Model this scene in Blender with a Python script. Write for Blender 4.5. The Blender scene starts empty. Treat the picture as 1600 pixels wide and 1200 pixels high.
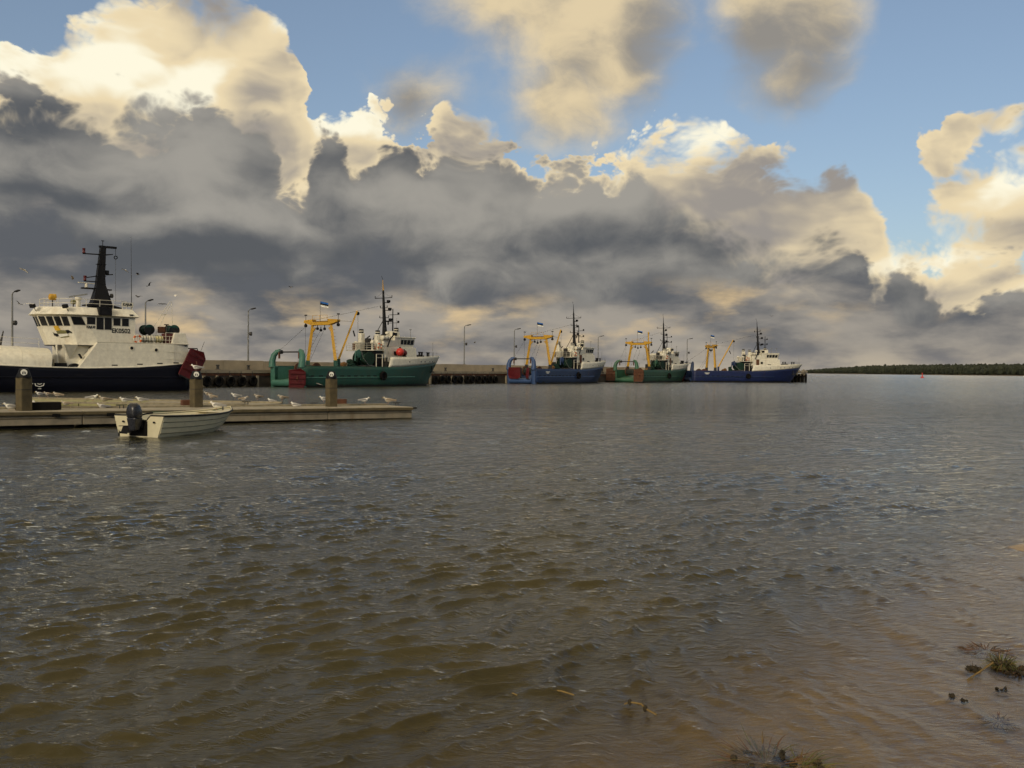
import bpy, bmesh, math, random
import numpy as np
from mathutils import Vector, Matrix
random.seed(7)
SC = bpy.context.scene
COL = SC.collection
R = math.radians

# ---------------------------------------------------------------- camera
FPX = 1386.0                       # focal length in pixels of a 1600 px wide frame
CAM_H = 2.2
PITCH = math.atan(21.5 / FPX)
ROLL = R(0.5)
cam_d = bpy.data.cameras.new('camera')
cam_d.sensor_width = 36.0
cam_d.lens = 36.0 * FPX / 1600.0
cam_d.clip_start = 0.1
cam_d.clip_end = 20000
cam = bpy.data.objects.new('camera', cam_d)
COL.objects.link(cam)
CAM_M = (Matrix.Translation((0, 0, CAM_H)) @ Matrix.Rotation(R(90) - PITCH, 4, 'X')
         @ Matrix.Rotation(ROLL, 4, 'Z'))
cam.matrix_world = CAM_M
SC.camera = cam
CAM_P = Vector((0, 0, CAM_H))

def ray(px, py):
    d = Vector(((px - 800) / FPX, -(py - 600) / FPX, -1.0))
    return (CAM_M.to_3x3() @ d).normalized()

def on_z(px, py, z=0.0):
    d = ray(px, py)
    return CAM_P + d * ((z - CAM_H) / d.z)

def at_y(px, py, Y):
    d = ray(px, py)
    return CAM_P + d * (Y / d.y)

# ---------------------------------------------------------------- exposure
SC.view_settings.view_transform = 'Standard'
SC.view_settings.look = 'None'
SC.view_settings.exposure = 0.0
SC.view_settings.gamma = 1.0
SC.view_settings.use_curve_mapping = False
SC.cycles.use_denoising = True
SC.cycles.use_adaptive_sampling = True
SC.cycles.adaptive_threshold = 0.02
SC.cycles.adaptive_min_samples = 8
SC.cycles.max_bounces = 4
SC.cycles.transparent_max_bounces = 12
SC.cycles.caustics_reflective = False
SC.cycles.caustics_refractive = False

# ---------------------------------------------------------------- sun
SUN_EL, SUN_AZ = R(22), R(-156)     # azimuth from +Y towards +X: low, behind the camera on the left
sun_dir = Vector((math.sin(SUN_AZ) * math.cos(SUN_EL), math.cos(SUN_AZ) * math.cos(SUN_EL), math.sin(SUN_EL)))
sun_d = bpy.data.lights.new('sun', 'SUN')
sun_d.energy = 1.5
sun_d.angle = R(12)
sun_d.color = (1.0, 0.86, 0.62)
sun = bpy.data.objects.new('sun', sun_d)
COL.objects.link(sun)
sun.rotation_euler = sun_dir.to_track_quat('Z', 'Y').to_euler()

# ---------------------------------------------------------------- shader maths helper
class Sh:
    """small expression builder on a node tree"""
    def __init__(s, nt): s.nt = nt
    def new(s, t): return s.nt.nodes.new(t)
    def put(s, sock, v):
        if isinstance(v, bpy.types.NodeSocket): s.nt.links.new(v, sock)
        elif isinstance(v, (tuple, list)) and sock.type == 'RGBA' and len(v) == 3: sock.default_value = (*v, 1)
        else: sock.default_value = v
    def m(s, op, a, b=0.0, c=0.0, clamp=False):
        n = s.new('ShaderNodeMath'); n.operation = op; n.use_clamp = clamp
        for i, v in enumerate((a, b, c)): s.put(n.inputs[i], v)
        return n.outputs[0]
    def add(s, a, b): return s.m('ADD', a, b)
    def sub(s, a, b): return s.m('SUBTRACT', a, b)
    def mul(s, a, b): return s.m('MULTIPLY', a, b)
    def mad(s, a, b, c): return s.m('MULTIPLY_ADD', a, b, c)
    def smax(s, a, b, k): return s.m('SMOOTH_MAX', a, b, k)
    def ss(s, x, lo, hi, o0=0.0, o1=1.0):
        n = s.new('ShaderNodeMapRange'); n.interpolation_type = 'SMOOTHSTEP'
        for i, v in enumerate((x, lo, hi, o0, o1)): s.put(n.inputs[i], v)
        return n.outputs[0]
    def lin(s, x, lo, hi, o0=0.0, o1=1.0):
        n = s.new('ShaderNodeMapRange'); n.interpolation_type = 'LINEAR'; n.clamp = True
        for i, v in enumerate((x, lo, hi, o0, o1)): s.put(n.inputs[i], v)
        return n.outputs[0]
    def v(s, op, a, b=None, c=None):
        n = s.new('ShaderNodeVectorMath'); n.operation = op
        for i, q in enumerate((a, b, c)):
            if q is not None: s.put(n.inputs[i], q)
        return n.outputs['Value'] if op in ('LENGTH', 'DOT_PRODUCT', 'DISTANCE') else n.outputs[0]
    def scale(s, a, f):
        n = s.new('ShaderNodeVectorMath'); n.operation = 'SCALE'
        s.put(n.inputs[0], a); s.put(n.inputs['Scale'], f); return n.outputs[0]
    def xyz(s, x, y, z):
        n = s.new('ShaderNodeCombineXYZ')
        for i, v in enumerate((x, y, z)): s.put(n.inputs[i], v)
        return n.outputs[0]
    def sep(s, vec):
        n = s.new('ShaderNodeSeparateXYZ'); s.put(n.inputs[0], vec); return n.outputs
    def mix(s, f, a, b):
        n = s.new('ShaderNodeMix'); n.data_type = 'RGBA'
        s.put(n.inputs['Factor'], f); s.put(n.inputs[6], a); s.put(n.inputs[7], b)
        return n.outputs[2]
    def noise(s, vec, scale, detail=4, rough=0.5, dist=0.0, color=False, lac=2.0):
        n = s.new('ShaderNodeTexNoise'); n.noise_dimensions = '3D'
        s.put(n.inputs['Vector'], vec); s.put(n.inputs['Scale'], scale)
        n.inputs['Detail'].default_value = detail; n.inputs['Roughness'].default_value = rough
        n.inputs['Distortion'].default_value = dist; n.inputs['Lacunarity'].default_value = lac
        return n.outputs['Color' if color else 'Fac']
    def voro(s, vec, scale, detail=0, rough=0.5, feature='F1', out='Distance', lac=2.0, rand=1.0):
        n = s.new('ShaderNodeTexVoronoi'); n.voronoi_dimensions = '3D'; n.feature = feature
        s.put(n.inputs['Vector'], vec); n.inputs['Scale'].default_value = scale
        n.inputs['Detail'].default_value = detail; n.inputs['Roughness'].default_value = rough
        n.inputs['Lacunarity'].default_value = lac; n.inputs['Randomness'].default_value = rand
        return n.outputs[out]

def srgb(r, g, b):
    def f(c):
        c /= 255.0
        return c / 12.92 if c <= 0.04045 else ((c + 0.055) / 1.055) ** 2.4
    return (f(r), f(g), f(b))

# ---------------------------------------------------------------- world: Nishita sky behind layers of cloud
def build_world():
    w = bpy.data.worlds.new('World'); SC.world = w; w.use_nodes = True
    nt = w.node_tree; nt.nodes.clear(); S = Sh(nt)
    out = S.new('ShaderNodeOutputWorld'); bg = S.new('ShaderNodeBackground')
    nt.links.new(bg.outputs[0], out.inputs[0])
    sky = S.new('ShaderNodeTexSky'); sky.sky_type = 'NISHITA'; sky.sun_disc = False
    sky.sun_elevation = SUN_EL; sky.sun_rotation = SUN_AZ
    sky.air_density = 1.0; sky.dust_density = 2.0; sky.ozone_density = 1.0
    K = 0.125                                          # background strength for the clear sky
    tc = S.new('ShaderNodeTexCoord'); D = tc.outputs['Generated']
    x, y, z = S.sep(D)
    U = 13.86                                          # 1 unit of sky = 1/13.86 radian
    u = S.mul(S.m('ARCTAN2', x, y), U)
    vv = S.mul(S.m('ARCSINE', z), U)
    p = S.xyz(u, vv, 0.0)
    def pix(px, py):
        d = ray(px, py)
        return (math.atan2(d.x, d.y) * U, math.asin(d.z) * U)
    def field(p, blobs, k=0.25, acc=None):             # soft union of ellipses, about the distance inside
        for (px, py, rx, ry, *a) in blobs:
            cx, cy = pix(px, py); ca = math.cos(math.atan2(px - 800, FPX))
            rx, ry = rx / 100 * ca, ry / 100 * ca
            s = min(rx, ry) * (a[0] if a else 1.0)
            q = S.v('MULTIPLY_ADD', p, (1 / rx, 1 / ry, 0), (-cx / rx, -cy / ry, 0))
            f = S.mad(S.v('LENGTH', q), -s, s)
            acc = f if acc is None else S.smax(acc, f, k)
        return acc
    UL, VL = 8.6, 8.0
    def curve(t, pts):                                 # outline of a cloud bank: azimuth -> elevation
        n = S.new('ShaderNodeFloatCurve'); c = n.mapping.curves[0]
        q = sorted(pix(a, b) for a, b in pts)
        q = [((a + UL) / (2 * UL), max(0, min(1, b / VL))) for a, b in q]
        while len(c.points) < len(q): c.points.new(0.5, 0.5)
        for i, (a, b) in enumerate(q):
            c.points[i].location = (a, b); c.points[i].handle_type = 'VECTOR'
        n.mapping.update(); S.put(n.inputs['Value'], t)
        return S.mul(n.outputs[0], VL)
    n3 = S.v('MULTIPLY', D, (U, U, U * 1.35))          # seamless 3-D coordinates on the sky sphere, clouds a little flattened
    wv = S.v('SUBTRACT', S.noise(n3, 0.7, 2, 0.5, color=True), (0.5, 0.5, 0.5))
    nw = S.v('ADD', n3, S.scale(wv, 0.9))
    wx, wy, wz = S.sep(wv)
    uw, vw = S.mad(wx, 0.8, u), S.mad(wz, 0.7, vv)
    pw = S.xyz(uw, vw, 0.0)
    t = S.lin(uw, -UL, UL)
    LD = (-0.16, 0.0, 0.24)
    b0 = S.voro(nw, 0.95, 3.0, 0.55, lac=2.3)
    b1 = S.voro(S.v('ADD', nw, LD), 0.95, 0.0, 0.5, lac=2.2)
    bs = S.voro(nw, 0.95, 0.0, 0.5, lac=2.2)
    f0 = S.noise(nw, 1.2, 7, 0.6)
    ns = S.v('MULTIPLY', nw, (0.85, 0.85, 1.35))
    s0 = S.noise(ns, 0.66, 3.5, 0.5)
    s1 = S.noise(S.v('ADD', ns, (-0.35, 0.0, 0.5)), 0.66, 3.5, 0.5)
    soft = S.sub(S.noise(ns, 0.5, 3, 0.5), 0.5)
    fc = S.sub(f0, 0.5)
    lit = S.add(S.mad(S.sub(b1, bs), 0.85, S.mul(S.sub(s0, s1), 1.9)), S.mul(soft, 0.6))  # >0 on the side facing the light
    lit = S.mad(fc, 0.35, lit)
    away = S.ss(S.m('ABSOLUTE', u), 7.6, 9.5)          # beyond the placed clouds the banks wander
    wander = S.mul(S.mul(S.sub(S.noise(n3, 0.22, 2, 0.5), 0.5), away), 9.0)

    # --- soft, high, warm veils; above the frame, unseen cover added to lighten the water's reflection
    v1 = field(pw, [(900, -60, 190, 150), (930, 60, 140, 120), (880, 150, 105, 90), (770, 10, 90, 60),
                    (1220, 30, 110, 110), (1245, 110, 70, 70), (650, 150, 80, 60)], 0.5,
               S.mad(soft, 6.0, S.ss(vv, 6.4, 9.5, -5.0, 1.3)))
    d1 = S.mad(soft, 0.8, v1)
    d1 = S.mad(fc, 0.7, d1)
    a1 = S.ss(d1, -0.22, 0.62)
    warm = S.add(S.mul(fc, 0.7), S.mul(lit, 0.35))
    warm = S.sub(warm, S.ss(field(p, [(1215, 130, 190, 110), (1030, 100, 60, 160), (650, 170, 70, 60)], 0.3), -0.3, 0.6, 0.0, 0.32))
    warm = S.add(warm, S.ss(vv, 6.4, 9.0, 0.0, 0.40))  # unseen clouds overhead brightened so the water reflects lighter
    c1 = S.mix(S.ss(warm, -0.42, 0.16), srgb(146, 142, 136), srgb(224, 205, 168))

    # --- cumulus lit by the low sun
    top2 = curve(t, [(-60, 50), (0, 36), (55, 20), (80, -10), (120, -60), (380, -60), (425, -30), (450, 20), (470, 80), (478, 130), (490, 168), (508, 152), (540, 130), (580, 128), (602, 158),
                     (640, 175), (690, 165), (715, 145), (745, 155), (775, 182), (800, 176), (830, 200), (900, 215), (965, 200), (982, 172), (1010, 170), (1045, 158), (1080, 152),
                     (1104, 165), (1118, 192), (1145, 184), (1182, 184), (1215, 200), (1262, 220), (1298, 188), (1330, 182), (1352, 215), (1368, 280), (1384, 340), (1410, 336), (1450, 345), (1500, 335), (1600, 330), (1680, 330)])
    e2 = S.sub(S.add(top2, wander), vw)
    e2 = field(pw, [(1500, 200, 52, 46, 1.5), (1550, 188, 44, 26, 1.4), (1480, 250, 70, 70, 1.6), (1425, 280, 80, 50, 1.6), (1520, 310, 140, 90, 1.6), (1640, 300, 110, 100, 1.5), (1580, 360, 140, 80, 1.5)], 0.18, e2)
    d2 = S.add(e2, S.mad(b0, -0.88, 0.62))
    d2 = S.mad(fc, 0.85, d2)
    edge = S.noise(n3, 0.5, 2, 0.5)
    a2 = S.ss(d2, S.ss(edge, 0.42, 0.66, -0.01, -0.10), S.ss(edge, 0.42, 0.66, 0.11, 0.62))
    rim = S.ss(d2, 0.0, 0.6, 0.28, 0.0)                # thin edges glow
    br = S.ss(field(p, [(110, 95, 210, 90), (290, 140, 60, 60), (575, 175, 60, 60), (480, 205, 50, 40), (1050, 190, 80, 50), (1390, 370, 60, 40), (1530, 405, 60, 34), (1600, 290, 60, 60)], 0.4), -0.55, 0.4, 0.0, 0.46)
    dim = S.ss(field(pw, [(1200, 300, 170, 60), (1320, 320, 80, 50), (430, 190, 70, 80)], 0.4), -0.5, 0.4, 0.0, 0.40)
    l2 = S.sub(S.add(S.add(lit, rim), br), dim)
    c2 = S.mix(S.ss(l2, -0.50, 0.36), srgb(154, 148, 142), srgb(236, 217, 178))
    c2 = S.mix(S.ss(l2, 0.30, 0.78), c2, srgb(255, 249, 224))

    # --- heavy grey clouds in shade, in front
    top3 = curve(t, [(-60, 70), (0, 76), (60, 86), (120, 116), (165, 134), (205, 140), (250, 122), (290, 106), (330, 112), (370, 142), (420, 160), (432, 200), (442, 236), (480, 230), (500, 168), (522, 162),
                     (540, 196), (556, 232), (588, 212), (602, 188), (645, 172), (690, 178), (702, 200), (760, 204), (800, 192), (840, 206), (920, 216), (980, 222), (1040, 240), (1080, 265), (1110, 295), (1200, 322),
                     (1290, 334), (1340, 344), (1352, 384), (1380, 376), (1420, 372), (1450, 392), (1480, 410), (1530, 412), (1560, 400), (1600, 392), (1680, 385)])
    e3 = S.sub(S.add(top3, wander), vw)
    e3 = field(pw, [(1290, 215, 36, 60), (1530, 350, 70, 26), (1590, 375, 60, 30), (1606, 205, 22, 30)], 0.2, e3)
    d3 = S.add(e3, S.mad(b0, -0.90, 0.58))
    d3 = S.mad(fc, 1.1, d3)
    a3 = S.ss(d3, -0.07, S.m('MAXIMUM', S.ss(S.m('ABSOLUTE', S.add(u, -3.3)), 0.6, 2.4, 0.85, 0.20), S.ss(edge, 0.42, 0.66, 0.16, 0.55)))
    base = curve(t, [(-60, 330), (0, 330), (80, 340), (150, 400), (200, 426), (330, 434), (450, 420), (550, 388), (590, 352), (620, 420), (700, 452), (850, 466), (1000, 456), (1150, 442), (1300, 434), (1352, 424), (1400, 480), (1600, 500), (1680, 500)])
    hb = S.sub(S.mad(wz, 0.9, S.mad(fc, 1.0, vv)), base)   # height above the flat bases
    dark = S.ss(hb, 0.0, 1.4, 0.48, 0.16)
    dk = field(pw, [(50, 190, 130, 60), (490, 270, 110, 40), (715, 262, 120, 45), (130, 305, 120, 34), (1110, 350, 190, 24), (330, 395, 170, 34)], 0.4)
    dark = S.add(dark, S.ss(dk, -0.45, 0.35, -0.06, 0.34))
    dark = S.sub(dark, S.ss(field(pw, [(628, 322, 80, 34), (250, 240, 130, 40), (900, 300, 160, 30), (330, 330, 100, 26)], 0.3), -0.4, 0.3, 0.0, 0.26))
    dark = S.add(dark, S.mad(soft, 0.9, S.mul(lit, -0.52)))
    dark = S.mad(fc, -0.35, dark)
    c3 = S.mix(S.ss(dark, -0.15, 0.80), srgb(160, 156, 148), srgb(90, 93, 97))
    c3 = S.mix(S.ss(d3, 0.02, 0.36, 0.30, 0.0), c3, srgb(180, 168, 150))

    # --- low, flattened bands between the dark bases and the horizon, with lit gaps
    nl = S.v('MULTIPLY', S.v('ADD', n3, S.scale(wv, 0.3)), (0.8, 0.8, 1.7))
    lo = S.noise(nl, 0.8, 6, 0.52)
    lo2 = S.noise(S.v('ADD', nl, (4.0, 9.0, 0.25)), 1.0, 5, 0.52)
    below = S.ss(hb, 0.18, -0.22)
    band = S.add(S.mad(S.sub(lo, 0.5), 0.8, 0.5), S.ss(vv, 0.5, 1.6, 0.06, -0.09))
    c4 = S.mix(S.ss(band, 0.38, 0.66), srgb(94, 97, 102), srgb(160, 153, 143))
    gl = field(p, [(340, 500, 170, 40), (560, 525, 150, 34), (740, 505, 130, 40), (900, 530, 120, 26), (1140, 480, 150, 36), (1490, 460, 26, 22)], 0.4)
    glow = S.mul(S.ss(gl, -0.35, 0.25), S.ss(lo2, 0.47, 0.72))
    c4 = S.mix(S.mul(glow, 0.72), c4, srgb(230, 200, 150))
    c4 = S.mix(S.ss(vv, 0.55, 0.03, 0.0, 0.7), c4, S.mix(S.ss(lo, 0.35, 0.65), srgb(134, 130, 128), srgb(194, 180, 156)))

    haze = S.mix(0.28, S.scale(sky.outputs[0], K), srgb(138, 152, 170))    # thin high cirrus
    col = S.mix(a1, haze, c1)
    col = S.mix(a2, col, c2)
    col = S.mix(a3, col, S.mix(below, c3, c4))
    nt.links.new(col, bg.inputs[0]); bg.inputs[1].default_value = 1.0
    w.cycles.sampling_method = 'NONE'
    return w
build_world()

# ---------------------------------------------------------------- mesh helpers
def V(*a): return Vector(a)

class MB:
    """collects shapes into one mesh"""
    def __init__(s): s.v = []; s.f = []
    def quadgrid(s, rows, close=False):
        n = len(rows[0]); b = len(s.v)
        for r in rows: s.v += [tuple(p) for p in r]
        for i in range(len(rows) - 1):
            for j in range(n if close else n - 1):
                k = (j + 1) % n
                s.f.append((b + i * n + j, b + i * n + k, b + (i + 1) * n + k, b + (i + 1) * n + j))
        return s
    def poly(s, pts):
        b = len(s.v); s.v += [tuple(p) for p in pts]; s.f.append(tuple(range(b, b + len(pts)))); return s
    def hexa(s, p):
        b = len(s.v); s.v += [tuple(q) for q in p]
        for f in ((3, 2, 1, 0), (4, 5, 6, 7), (0, 1, 5, 4), (1, 2, 6, 5), (2, 3, 7, 6), (3, 0, 4, 7)):
            s.f.append(tuple(b + i for i in f))
        return s
    def box(s, c, d, rz=0.0, tilt=None):
        x, y, z = d[0] / 2, d[1] / 2, d[2] / 2
        M = Matrix.Rotation(rz, 3, 'Z')
        if tilt: M = M @ Matrix.Rotation(tilt[1], 3, tilt[0])
        P = [V(*c) + M @ V(*q) for q in ((-x, -y, -z), (x, -y, -z), (x, y, -z), (-x, y, -z), (-x, -y, z), (x, -y, z), (x, y, z), (-x, y, z))]
        return s.hexa(P)
    def b2(s, lo, hi):
        return s.box([(a + b) / 2 for a, b in zip(lo, hi)], [b - a for a, b in zip(lo, hi)])
    def prism(s, poly, z0, z1, ins=0.0):
        """poly: list of (x,y), lower and upper may be two lists"""
        lo, hi = (poly, poly) if not isinstance(poly[0][0], (tuple, list)) else poly
        n = len(lo); b = len(s.v)
        s.v += [(x, y, z0) for x, y in lo] + [(x, y, z1) for x, y in hi]
        s.f.append(tuple(b + n - 1 - i for i in range(n))); s.f.append(tuple(b + n + i for i in range(n)))
        for i in range(n):
            j = (i + 1) % n; s.f.append((b + i, b + j, b + n + j, b + n + i))
        return s
    def tube(s, pts, r, n=8, cap=True):
        pts = [V(*p) for p in pts]; m = len(pts)
        rr = r if isinstance(r, (list, tuple)) else [r] * m
        rows = []
        up = None
        for i, p in enumerate(pts):
            d = (pts[min(i + 1, m - 1)] - pts[max(i - 1, 0)])
            d = d.normalized() if d.length > 1e-9 else V(0, 0, 1)
            if up is None or abs(d.dot(up)) > 0.98:
                up = V(0, 0, 1) if abs(d.z) < 0.9 else V(1, 0, 0)
            a = d.cross(up).normalized(); c = a.cross(d).normalized(); up = c
            rows.append([p + (a * math.cos(2 * math.pi * k / n) + c * math.sin(2 * math.pi * k / n)) * rr[i] for k in range(n)])
        b = len(s.v); s.quadgrid(rows, True)
        if cap:
            s.f.append(tuple(b + k for k in range(n))[::-1]); s.f.append(tuple(b + (m - 1) * n + k for k in range(n)))
        return s
    def lathe(s, prof, c=(0, 0, 0), axis='Z', n=14):
        rows = []
        for r, h in prof:
            row = []
            for k in range(n):
                a = 2 * math.pi * k / n; q = (r * math.cos(a), r * math.sin(a), h)
                if axis == 'X': q = (q[2], q[0], q[1])
                elif axis == 'Y': q = (q[0], q[2], q[1])
                row.append((c[0] + q[0], c[1] + q[1], c[2] + q[2]))
            rows.append(row)
        b = len(s.v); s.quadgrid(rows, True); m = len(rows)
        s.f.append(tuple(b + k for k in range(n))[::-1]); s.f.append(tuple(b + (m - 1) * n + k for k in range(n)))
        return s
    def ball(s, c, r, n=12, sq=(1, 1, 1)):
        rows = []
        for i in range(1, n // 2 + 1):
            t = math.pi * (i - 0.5) / (n // 2)
            rows.append([(c[0] + r * sq[0] * math.sin(t) * math.cos(2 * math.pi * k / n), c[1] + r * sq[1] * math.sin(t) * math.sin(2 * math.pi * k / n), c[2] + r * sq[2] * math.cos(t)) for k in range(n)])
        b = len(s.v); s.quadgrid(rows, True)
        s.f.append(tuple(b + k for k in range(n))); s.f.append(tuple(b + (len(rows) - 1) * n + k for k in range(n))[::-1])
        return s
    def ring(s, c, R0, r, axis='Y', n=20, m=8):
        rows = []
        for i in range(n + 1):
            a = 2 * math.pi * i / n; row = []
            for k in range(m):
                t = 2 * math.pi * k / m; q = ((R0 + r * math.cos(t)) * math.cos(a), r * math.sin(t), (R0 + r * math.cos(t)) * math.sin(a))
                if axis == 'Z': q = (q[0], q[2], q[1])
                elif axis == 'X': q = (q[1], q[0], q[2])
                row.append((c[0] + q[0], c[1] + q[1], c[2] + q[2]))
            rows.append(row)
        return s.quadgrid(rows, True)
    def mesh(s, name, mat=None, smooth=False):
        me = bpy.data.meshes.new(name); me.from_pydata(s.v, [], s.f); me.validate()
        bm = bmesh.new(); bm.from_mesh(me)
        bmesh.ops.recalc_face_normals(bm, faces=bm.faces); bm.to_mesh(me); bm.free()
        if mat: me.materials.append(mat)
        if smooth:
            for p in me.polygons: p.use_smooth = True
            try: me.set_sharp_from_angle(angle=R(40))
            except Exception: pass
        return me
    def build(s, name, mat, parent=None, smooth=False, bevel=0.0):
        o = bpy.data.objects.new(name, s.mesh(name, mat, smooth)); COL.objects.link(o)
        if parent is not None: o.parent = parent
        if bevel:
            b = o.modifiers.new('edge', 'BEVEL'); b.width = bevel; b.segments = 2; b.limit_method = 'ANGLE'; b.angle_limit = R(35)
        return o

def empty(name, loc=(0, 0, 0), rz=0.0, parent=None):
    o = bpy.data.objects.new(name, None); COL.objects.link(o); o.location = loc; o.rotation_euler = (0, 0, rz)
    o.empty_display_size = 0.2
    if parent is not None: o.parent = parent
    return o

def tag(o, label, cat, group=None):
    o['label'] = label; o['category'] = cat; o['kind'] = 'thing'
    if group: o['group'] = group
    return o

def struct(o, kind='structure'):
    o['kind'] = kind; return o

def copy_tree(o, parent=None):
    c = o.copy(); COL.objects.link(c)
    if parent is not None: c.parent = parent
    for ch in list(o.children): copy_tree(ch, c)
    return c

def text_mesh(name, body, size, mat, parent, M, depth=0.01, font_scale=(1, 1)):
    cu = bpy.data.curves.new(name, 'FONT'); cu.body = body; cu.size = size; cu.extrude = depth
    cu.offset = 0.016; cu.align_x = 'CENTER'; cu.align_y = 'CENTER'
    tmp = bpy.data.objects.new('tmp_text', cu); COL.objects.link(tmp)
    bpy.context.view_layer.update()
    me = bpy.data.meshes.new_from_object(tmp.evaluated_get(bpy.context.evaluated_depsgraph_get()))
    bpy.data.objects.remove(tmp); bpy.data.curves.remove(cu)
    me.name = name; me.transform(M @ Matrix.Diagonal((font_scale[0], font_scale[1], 1, 1)))
    me.materials.clear(); me.materials.append(mat)
    o = bpy.data.objects.new(name, me); COL.objects.link(o); o.parent = parent
    return o

# ---------------------------------------------------------------- materials
MATS = {}
def mat(name, col, rough=0.55, metal=0.0, var=0.12, vscale=3.0, grime=0.0, grime_col=(0.12, 0.06, 0.03), gscale=1.6, bump=0.0, spec=0.4, streak=False, boot=None):
    if name in MATS: return MATS[name]
    m = bpy.data.materials.new(name); m.use_nodes = True; nt = m.node_tree; S = Sh(nt)
    b = nt.nodes['Principled BSDF']
    tc = S.new('ShaderNodeTexCoord'); P = tc.outputs['Object']
    n1 = S.noise(P, vscale, 5, 0.6)
    c = S.mix(S.lin(n1, 0.3, 0.7), tuple(x * (1 - var) for x in col), tuple(min(1, x * (1 + var)) for x in col))
    if grime:
        g = S.noise(S.v('MULTIPLY', P, (1, 1, 0.22 if streak else 1)), gscale, 7, 0.66)
        c = S.mix(S.mul(S.ss(g, 0.52, 0.72), grime), c, grime_col)
    if boot is not None:                                # weedy, rust-stained boot-topping at the waterline, and rust runs below the rail
        zz = S.sep(P)[2]; nb = S.noise(S.v('MULTIPLY', P, (1, 1, 0.15)), 2.2, 6, 0.65)
        c = S.mix(S.mul(S.ss(nb, 0.60, 0.74), S.ss(zz, 0.4, 2.0, 0.2, 0.55)), c, (0.075, 0.034, 0.016))
        c = S.mix(S.ss(S.mad(S.sub(nb, 0.5), 0.9, zz), boot + 0.10, boot - 0.06), c, (0.012, 0.012, 0.009))
        sc = S.noise(P, 7.0, 5, 0.7); c = S.mix(S.mul(S.ss(sc, 0.66, 0.72), 0.5), c, (0.11, 0.10, 0.085))
    nt.links.new(c, b.inputs['Base Color'])
    S.put(b.inputs['Roughness'], S.lin(n1, 0.25, 0.75, max(0.05, rough - 0.1), min(1, rough + 0.1)))
    b.inputs['Metallic'].default_value = metal
    b.inputs['Specular IOR Level'].default_value = spec
    if bump:
        bn = S.new('ShaderNodeBump'); bn.inputs['Strength'].default_value = 0.6; bn.inputs['Distance'].default_value = bump
        nt.links.new(S.noise(P, vscale * 6, 6, 0.65), bn.inputs['Height']); nt.links.new(bn.outputs[0], b.inputs['Normal'])
    MATS[name] = m
    return m

WHITE = mat('cream_white_paint', (0.74, 0.70, 0.57), 0.45, grime=0.30, grime_col=(0.36, 0.26, 0.15), gscale=1.1, streak=True)
WHITE2 = mat('white_gear_paint', (0.66, 0.62, 0.50), 0.45, grime=0.3, grime_col=(0.30, 0.22, 0.14), gscale=3)
NAVY = mat('navy_hull_paint', (0.0030, 0.0036, 0.0085), 0.5, grime=0.25, grime_col=(0.010, 0.008, 0.008), streak=True, spec=0.15)
BLACK = mat('black_paint', (0.007, 0.007, 0.008), 0.6, var=0.3, spec=0.2)
RUBBER = mat('black_rubber', (0.007, 0.0065, 0.006), 0.85, var=0.4, spec=0.12)
GLASS = mat('dark_window_glass', (0.010, 0.011, 0.012), 0.10, var=0.05, spec=0.25)
GREEN = mat('green_hull_paint', (0.010, 0.062, 0.042), 0.5, grime=0.5, grime_col=(0.030, 0.050, 0.030), gscale=0.9, streak=True, boot=0.22)
GREENL = mat('pale_green_paint', (0.050, 0.150, 0.110), 0.5, grime=0.4, grime_col=(0.04, 0.07, 0.05))
DGREEN = mat('dark_green_hull_paint', (0.016, 0.062, 0.030), 0.5, grime=0.5, grime_col=(0.035, 0.030, 0.018), gscale=0.9, streak=True, boot=0.22)
DGREENL = mat('mid_green_paint', (0.035, 0.11, 0.06), 0.5, grime=0.5, grime_col=(0.05, 0.03, 0.02))
BLUE = mat('blue_hull_paint', (0.010, 0.027, 0.080), 0.45, grime=0.5, grime_col=(0.010, 0.020, 0.060), gscale=0.9, streak=True, boot=0.22)
BLUEL = mat('light_blue_paint', (0.035, 0.070, 0.165), 0.5, grime=0.4, grime_col=(0.03, 0.05, 0.12))
BLUE2 = mat('deep_blue_hull_paint', (0.007, 0.015, 0.068), 0.45, grime=0.4, grime_col=(0.008, 0.012, 0.05), gscale=0.9, streak=True, boot=0.22)
YELLOW = mat('yellow_gantry_paint', (0.52, 0.29, 0.025), 0.45, grime=0.5, grime_col=(0.20, 0.09, 0.02), gscale=2.2)
RED = mat('dark_red_paint', (0.085, 0.006, 0.008), 0.45, grime=0.4, grime_col=(0.09, 0.02, 0.02), gscale=1.5)
RUST = mat('rusty_steel', (0.11, 0.045, 0.022), 0.8, var=0.4, grime=0.4)
BRIGHTRED = mat('bright_red_plastic', (0.50, 0.035, 0.025), 0.4)
ORANGE = mat('orange_plastic', (0.60, 0.13, 0.03), 0.5)
STEEL = mat('dark_steel', (0.035, 0.033, 0.03), 0.55, 0.3, var=0.3)
GALV = mat('galvanised_steel', (0.20, 0.20, 0.19), 0.55, 0.4, var=0.2)
WIRE = mat('wire_rope', (0.05, 0.048, 0.045), 0.7)
NETG = mat('green_net', (0.006, 0.028, 0.018), 0.95, var=0.6, vscale=9, bump=0.05)
NETB = mat('brown_net', (0.16, 0.085, 0.03), 0.95, var=0.5, vscale=9, bump=0.05)
NETD = mat('dark_net', (0.02, 0.025, 0.02), 0.95, var=0.6, vscale=9, bump=0.05)
DECKM = mat('worn_deck', (0.05, 0.055, 0.045), 0.8, var=0.4, grime=0.5)
DECKW = mat('weathered_deck_concrete', (0.30, 0.265, 0.195), 0.85, var=0.22, vscale=2.5, grime=0.5, grime_col=(0.16, 0.14, 0.07), gscale=1.5, bump=0.01)
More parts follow.
